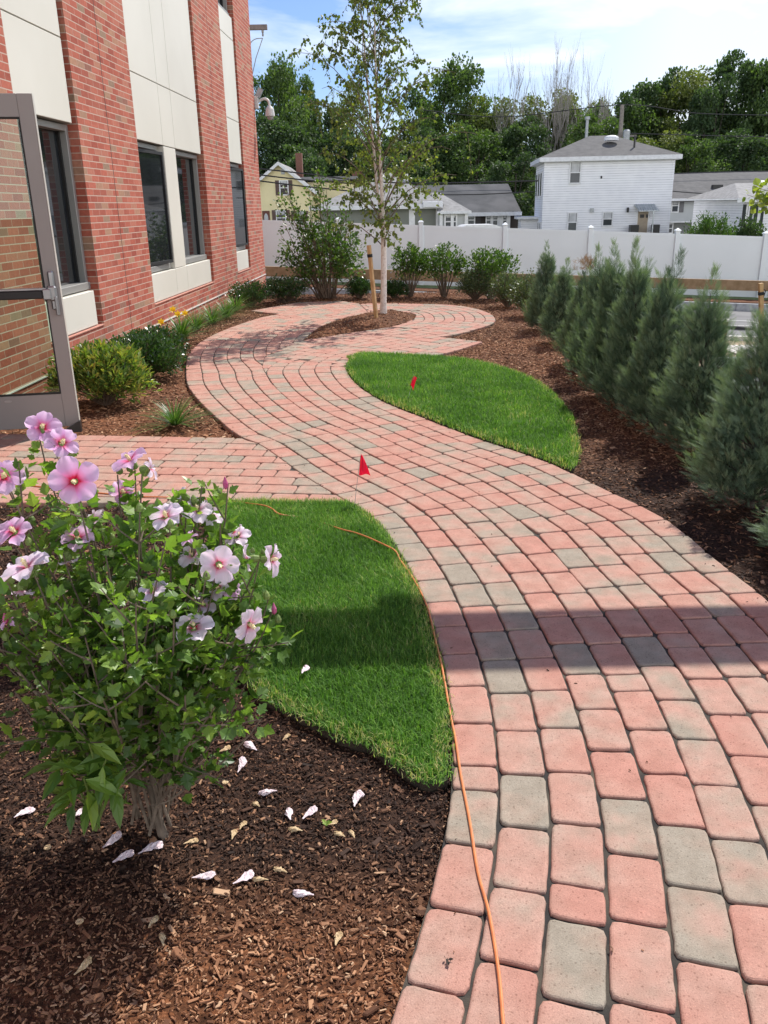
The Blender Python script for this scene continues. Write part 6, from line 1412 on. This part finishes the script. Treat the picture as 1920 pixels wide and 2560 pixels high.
extra = [(430, 1045, 1.9), (484, 1050, 1.9), (590, 1325, 1.85), (560, 1560, 1.8), (530, 1480, 1.85), (500, 1170, 1.95), (250, 1020, 1.95), (300, 1100, 1.8), (380, 1180, 1.95), (230, 1200, 1.75), (120, 1300, 1.7), (60, 1420, 1.75), (10, 1250, 1.7),
         (180, 1380, 1.65), (260, 1350, 1.6), (340, 1400, 1.6), (450, 1420, 1.7), (500, 1430, 1.95), (30, 1500, 1.8), (350, 1170, 1.65), (200, 1250, 2.0), (60, 1120, 2.0), (130, 1130, 2.1), (300, 1200, 2.1), (400, 1260, 2.1), (480, 1340, 2.1), (5, 1420, 2.0), (100, 1500, 1.65), (400, 1500, 1.6), (220, 1500, 1.55), (300, 1300, 1.55), (380, 1330, 1.58), (590, 1290, 1.9), (130, 1010, 1.95), (25, 1060, 1.9), (150, 985, 1.95), (120, 1420, 2.05), (460, 1520, 1.65), (-30, 1200, 1.85), (-40, 1350, 1.75), (-10, 1100, 1.9), (440, 1240, 1.7), (360, 1250, 2.0), (290, 1450, 1.9), (160, 1450, 1.9)]
for x, y, Y in extra: tips.append(fl(x, y, Y)-HB)
tips = np.array(tips); tips = tips[tips[:, 2] > .12]
bas = np.column_stack([rng.normal(size=(len(tips), 2))*.030, np.zeros(len(tips))])
paths = []
for b, t in zip(bas, tips):
    L_ = np.linalg.norm(t); k = 11; u = np.linspace(0, 1, k)[:, None]; c1 = b+np.array([t[0]*.22, t[1]*.22, t[2]*.34]); c2 = np.array([t[0]*.75, t[1]*.75, t[2]*.70])+rng.normal(size=3)*.015
    p = (1-u)**3*b+3*u*(1-u)**2*c1+3*u*u*(1-u)*c2+u**3*t; p += np.sin(u*9+rng.random()*6)*rng.normal(size=3)*.006; paths.append(p)
st = MB(); tube(st, [(.03, -.03, -.03), (.012, -.01, .05), (0, 0, .14)], [.014, .012, .007], 10)
for i_, p in enumerate(paths): tube(st, p if i_ % 4 == 0 else p[3:], np.linspace(.0046 if i_ % 4 == 0 else .0036, .0017, 11 if i_ % 4 == 0 else 8), 6, cap=False)
side = []
for p in paths:
    for s_ in range(6):
        t = .28+.68*rng.random(); q = p[int(t*10)]; d = unit(rng.normal(size=3)*np.array([1, 1, .5])+np.array([0, 0, .45])); L_ = .05+.12*rng.random(); u = np.linspace(0, 1, 5)[:, None]; pp = q+d*L_*u+np.array([0, 0, .02])*u*u; side.append(pp); tube(st, pp, np.linspace(.0028, .0014, 5), 4, cap=False)
st.build('stems', [MT['twiggrey']], hib)
# three-lobed toothed leaf
HLV = np.array([[0, 0, 0], [-.20, .16, .02], [-.40, .34, .06], [-.30, .46, .05], [-.44, .58, .05], [-.22, .62, .03], [-.16, .82, 0], [0, 1.0, -.08], [.16, .82, 0], [.22, .62, .03], [.44, .58, .05], [.30, .46, .05], [.40, .34, .06], [.20, .16, .02], [0, .45, -.03]])
HLF = [np.array([[0, 14, 2, 1], [14, 4, 3, 2], [14, 6, 5, 4], [0, 13, 12, 14], [14, 12, 11, 10], [14, 10, 9, 8]]), np.array([[14, 7, 6], [14, 8, 7]])]
P, D, U = leafy(paths, 34, .05, .36, .028, out_w=.9, up_w=.05); P2, D2_, U2 = leafy(side, 12, .05, .1, .022, out_w=.8, up_w=.05)
P, D, U = np.vstack([P, P2]), np.vstack([D, D2_]), np.vstack([U, U2]); kk = (P[:, 2] > .14) & (rng.random(len(P)) < np.clip(.22+1.6*(P[:, 2]-.14), 0, .95)); P, D, U = P[kk], D[kk], U[kk]; n = len(P)
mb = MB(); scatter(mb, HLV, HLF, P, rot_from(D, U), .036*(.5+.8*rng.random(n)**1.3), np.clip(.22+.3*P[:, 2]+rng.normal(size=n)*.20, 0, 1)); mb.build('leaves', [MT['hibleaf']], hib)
bt = [p[-1] for p in paths[::1]]
for b in bt[:90]:
    if 1:
        bd = MB(); c = b+rng.normal(size=3)*.014; s_ = rng.uniform(.6, 1.15); lathe(bd, [(.001, -.008*s_), (.007*s_, -.005*s_), (.0085*s_, .002*s_), (.006*s_, .009*s_), (.001, .014*s_)], 7, c=tuple(c), r=rng.random()); bd.build('bud', [MT['bud']], hib)
for x, y, Y in ((592, 1318, 1.85), (487, 1047, 1.9), (12, 1338, 1.75)):
    q = MB(); lathe(q, [(.001, -.012), (.006, -.006), (.0065, .004), (.003, .014), (.001, .020)], 8, c=tuple(fl(x, y, Y)-HB)); q.build('pink_bud', [MT['budpink']], hib)
# broad leaved sucker plant at its foot
sp = empty('leafy_weed', (-.83, 1.86, 0)); tag(sp, 'cluster of long drooping pointed leaves low in front of the flowering shrub', 'plant'); mb = MB(); sm_ = MB()
SB = np.array([-.83, 1.86, 0])
tp = [at(x*1.1573, y*1.1573, Y)-SB for x, y, Y in ((150, 1560, 1.72), (190, 1600, 1.66), (230, 1640, 1.68), (130, 1640, 1.75), (180, 1680, 1.66), (250, 1700, 1.72), (210, 1570, 1.8), (160, 1720, 1.72), (270, 1610, 1.75), (290, 1660, 1.7))]
pa = twigs_to_tips(np.zeros((len(tp), 3))+np.array([.02, .02, 0]), np.array(tp), .1)
for p in pa: tube(sm_, p, np.linspace(.005, .002, 7), 5, cap=False)
sm_.build('stems', [MT['bud']], sp)
P, D, U = leafy(pa, 8, .1, .6, .02, out_w=1.0, up_w=-.55); LLV = np.array([[0, 0, 0], [-.17, .3, .05], [0, .35, -.01], [.17, .3, .05], [-.14, .65, -.02], [.14, .65, -.02], [0, 1, -.22]])
scatter(mb, LLV, LEAF_F, P, rot_from(D, U),   .092*(.6+.6*rng.random(len(P))), .15+.7*rng.random(len(P))); mb.build('leaves', [MT['hibleaf']], sp)
# small weeds
def seedling(px, label, s=.018, n=5, m='hibleaf'):
    p = gp(*px); o = MB(); a = np.arange(n)*2.4; d = np.column_stack([np.cos(a), np.sin(a), .5+0*a]); scatter(o, LEAF_V, LEAF_F, np.tile([0, 0, .006], (n, 1)), rot_from(unit(d), np.tile([0, 0, 1.0], (n, 1))), s*(.7+.5*rng.random(n)))
    q = o.build('seedling', [MT[m]]); q.location = (p[0], p[1], -.01); tag(q, label, 'plant')
seedling((816, 2058), 'tiny green seedling on the bark among the fallen blossoms')

# ---------------- fallen blossoms
def wilted(px, ang, ln, tan, label, seed, fat=.26):
    r = np.random.default_rng(seed); p = gp(*px); k = 9; n = 9; t = np.linspace(0, 1, k); rad = ln*fat*np.sin(np.clip(t**1.5*.84+.05, 0, 1)*math.pi)**.8*(.45+.8*t)*.66; V = []
    for i in range(k):
        a = np.linspace(0, 2*math.pi, n, endpoint=False)+t[i]*1.3; rr = rad[i]*(1+.38*np.sin(a*3+t[i]*3)+.20*r.normal(size=n))+.0008
        V.append(np.column_stack([np.cos(a)*rr+ln*.05*math.sin(t[i]*4+seed), np.full(n, (t[i]-.5)*ln)+r.normal(size=n)*ln*.015, np.sin(a)*rr*.62+ln*.13]))
    V = np.vstack(V); F = [[i*n+j, i*n+(j+1) % n, (i+1)*n+(j+1) % n, (i+1)*n+j] for i in range(k-1) for j in range(n)]
    mb = MB(); mb.add(V, [np.array(F), np.array([list(range(n))[::-1]]), np.array([list(range((k-1)*n, k*n))])])
    o = mb.build('fallen_blossom', [MT['wiltan' if tan else 'wilt']], smooth=False); o.location = (p[0], p[1], float(mulch_h(np.array([p[0]]), np.array([p[1]]))[0])+.006); o.rotation_euler = (r.normal()*.12, r.normal()*.12, ang)
    tag(o, label, 'blossom', 'fallen blossoms')
W_L = [((628,1858),.9,.050,0,'lilac fallen bloom nearest the lawn edge, upper of the two'),((601,1900),-.1,.048,0,'lilac fallen bloom standing on end just below the upper lilac one'),((560,1858),-.9,.045,1,'cream curled petal left of the upper lilac bloom'),
 ((670,1966),1.4,.045,0,'white rolled bloom in the middle of the dark bark'),((892,1985),-.25,.058,0,'long bent white bloom nearest the pavers'),((722,2020),.25,.045,0,'left one of the pair of white blooms side by side'),((772,2018),-.5,.048,0,'right one of the pair of white blooms side by side'),
 ((738,2056),1.3,.045,1,'pale dried bloom lying below the white pair'),((830,2042),-.9,.035,1,'small tan husk right of the white pair'),((850,2072),.8,.040,1,'tan husk pointing at the white pair from lower right'),((582,2070),-.15,.040,1,'narrow cream bloom standing left of centre'),
 ((605,2045),-.3,.035,1,'twisted tan husk touching the narrow cream bloom'),((475,2090),-.9,.042,1,'tan curl right of the shrub stem'),((508,2178),-1.35,.050,0,'pinkish rolled bloom right of the shrub shadow'),((607,2180),-.8,.052,0,'white bloom at the start of the reddish bark'),
 ((650,2182),1.45,.040,1,'cream husk touching the white bloom'),((758,2218),1.2,.045,0,'single pinkish bloom lying on reddish bark at the right'),((843,2330),-.25,.045,1,'pale narrow petal low on the reddish bark'),((380,2290),-.2,.040,1,'tan pod upper of the two at lower centre'),((403,2335),.5,.036,1,'tan pod lower of the two at lower centre'),
 ((205,2398),-.6,.050,1,'cream long petal at lower left'),((278,2088),-.7,.050,0,'grey lilac bloom in the shade left of the stem'),((305,2130),-.9,.050,0,'bluish bloom second in the shade by the stem'),((375,2114),-.95,.056,0,'white bloom with its end out of the shade'),
 ((56,2022),-.35,.055,0,'pale crumpled bloom at the left edge'),((195,2020),-.5,.045,0,'bloom half hidden under the drooping leaves'),((640,1995),.9,.036,1,'spiky tan husk left of the bent white bloom'),((700,2160),1.1,.040,1,'tan husk between the two right hand blooms'),((880,2070),.3,.034,1,'tan sliver shaped husk near the pavers'),((715,1830),-.7,.036,1,'tan husk close to the lawn edge'),((1135,1948),-.6,.030,0,'white petal at the corner where lawn meets the pavers'),((762,1700),-.1,.050,0,'crumpled white bloom lying on the lawn')]
for i, (px, an_, ln, tan, lab) in enumerate(W_L): wilted(px, an_, ln*(.95 if tan else 1.2), tan, lab, 300+i)
o = bpy.context.scene.objects[[q.name for q in bpy.context.scene.objects if q.get('label') == 'crumpled white bloom lying on the lawn'][0]]; o.location.z = .035
for px, lab in (((563, 1952), 'small round yellow leaf on the dark bark'), ((118, 2115), 'yellow fallen leaf in the shade at left'), ((198, 2300), 'orange yellow leaf speck left of the pods')):
    p = gp(*px); o = MB(); lathe(o, [(.001, 0), (.008, .001), (.010, .004), (.006, .006), (.001, .005)], 9); o = o.build('fallen_leaf', [MT['wiltan']]); o.location = (p[0], p[1], -.008); tag(o, lab, 'leaf', 'yellow fallen leaves')
p = gp(1117, 2404); o = MB(); scatter(o, LEAF_V, LEAF_F, rng.normal(size=(9, 3))*.006+np.array([0, 0, .006]), rot_from(rdir(9), rdir(9)), .012*np.ones(9)); o = o.build('dirt_crumb', [MT['bark']]); o.location = (p[0], p[1], .002); tag(o, 'dark crumb of dirt on the nearest left paver', 'dirt')
p = gp(1528, 2375); o = MB(); tube(o, [(0, -.008, .003), (.003, 0, .004), (-.001, .009, .003)], .0018, 5); o = o.build('dirt_crumb', [MT['rust']]); o.location = (p[0], p[1], .001); tag(o, 'tiny reddish twig scrap on a paver right of the cord', 'dirt')

# ---------------- extension cord
cpts = [(1262, 2600), (1256, 2545), (1244, 2420), (1222, 2280), (1196, 2180), (1175, 2060), (1152, 1940), (1140, 1850), (1129, 1800), (1116, 1740), (1102, 1660), (1088, 1600), (1070, 1530), (1050, 1480), (1026, 1440), (1000, 1405)]
cp3 = [gp(x, y, .006) for x, y in cpts]; cp3 = [q_+np.array([0, 0, .010 if i_ > 8 else 0]) for i_, q_ in enumerate(cp3)]; extra_ = [gp(x, y, .030) for x, y in ((985, 1375), (940, 1352), (890, 1332), (850, 1322))]+[gp(x, y, .004) for x, y in ((800, 1305), (760, 1295))]+[gp(x, y, .030) for x, y in ((700, 1285), (680, 1272), (650, 1262))]+[gp(x, y, .006) for x, y in ((560, 1252), (420, 1243), (330, 1240), (180, 1225), (60, 1213), (-60, 1205), (-200, 1195))]
C_ = catmull(np.array(cp3+extra_), .02); C_[:, 2] = np.maximum(C_[:, 2], .0055)
q = MB(); C_ += np.column_stack([.0012*np.sin(np.arange(len(C_))*.23), .0*C_[:, 0], .0006*np.sin(np.arange(len(C_))*.5)]); tube(q, C_, .0041, 8); o = q.build('extension_cord', [MT['cord']]); tag(o, 'orange extension cord running over the pavers and along the lawn edge', 'cord')
# ---------------- marker flags
def mflag(b, t, label, sz, shape, lean):
    p0 = gp(*b, .0); pt = at(t[0], t[1], p0[1]); o = empty('marker_flag', (p0[0], p0[1], 0)); tag(o, label, 'flag', 'red marker flags'); pt = pt-np.array([p0[0], p0[1], 0])
    q = MB(); tube(q, [(0, 0, -.03), tuple(pt*.5), tuple(pt)], .0016, 5); q.build('wire_staff', [MT['galv']], o)
    q = MB(); V = []; nu, nv = 7, 7
    for i in range(nv):
        for j in range(nu):
            u, v = i/(nv-1), j/(nu-1); a, b_, c, d = [np.array(k) for k in shape]; P_ = (a*(1-u)+b_*u)*(1-v)+(d*(1-u)+c*u)*v
            V.append(pt+np.array([P_[0]*sz, .018*math.sin(v*6+u*4), P_[1]*sz]))
    F = [[i*nu+j, i*nu+j+1, (i+1)*nu+j+1, (i+1)*nu+j] for i in range(nv-1) for j in range(nu-1)]; V = np.array(V); k = len(V)
    q.add(V, np.array(F)); q.build('flag_cloth', [MT['flag']], o, smooth=True)
mflag((885, 1262), (902, 1137), 'red marker flag standing where the two lawns flank the path, nearer one', .115, ((0, 0), (-.12, -1.0), (.45, -1.05), (.06, .02)), 0)
mflag((1016, 1006), (1037, 940), 'red marker flag in the far leaf shaped lawn', .125, ((-.05, 0), (-.30, -.55), (-.12, -1.0), (.16, -.10)), 0)
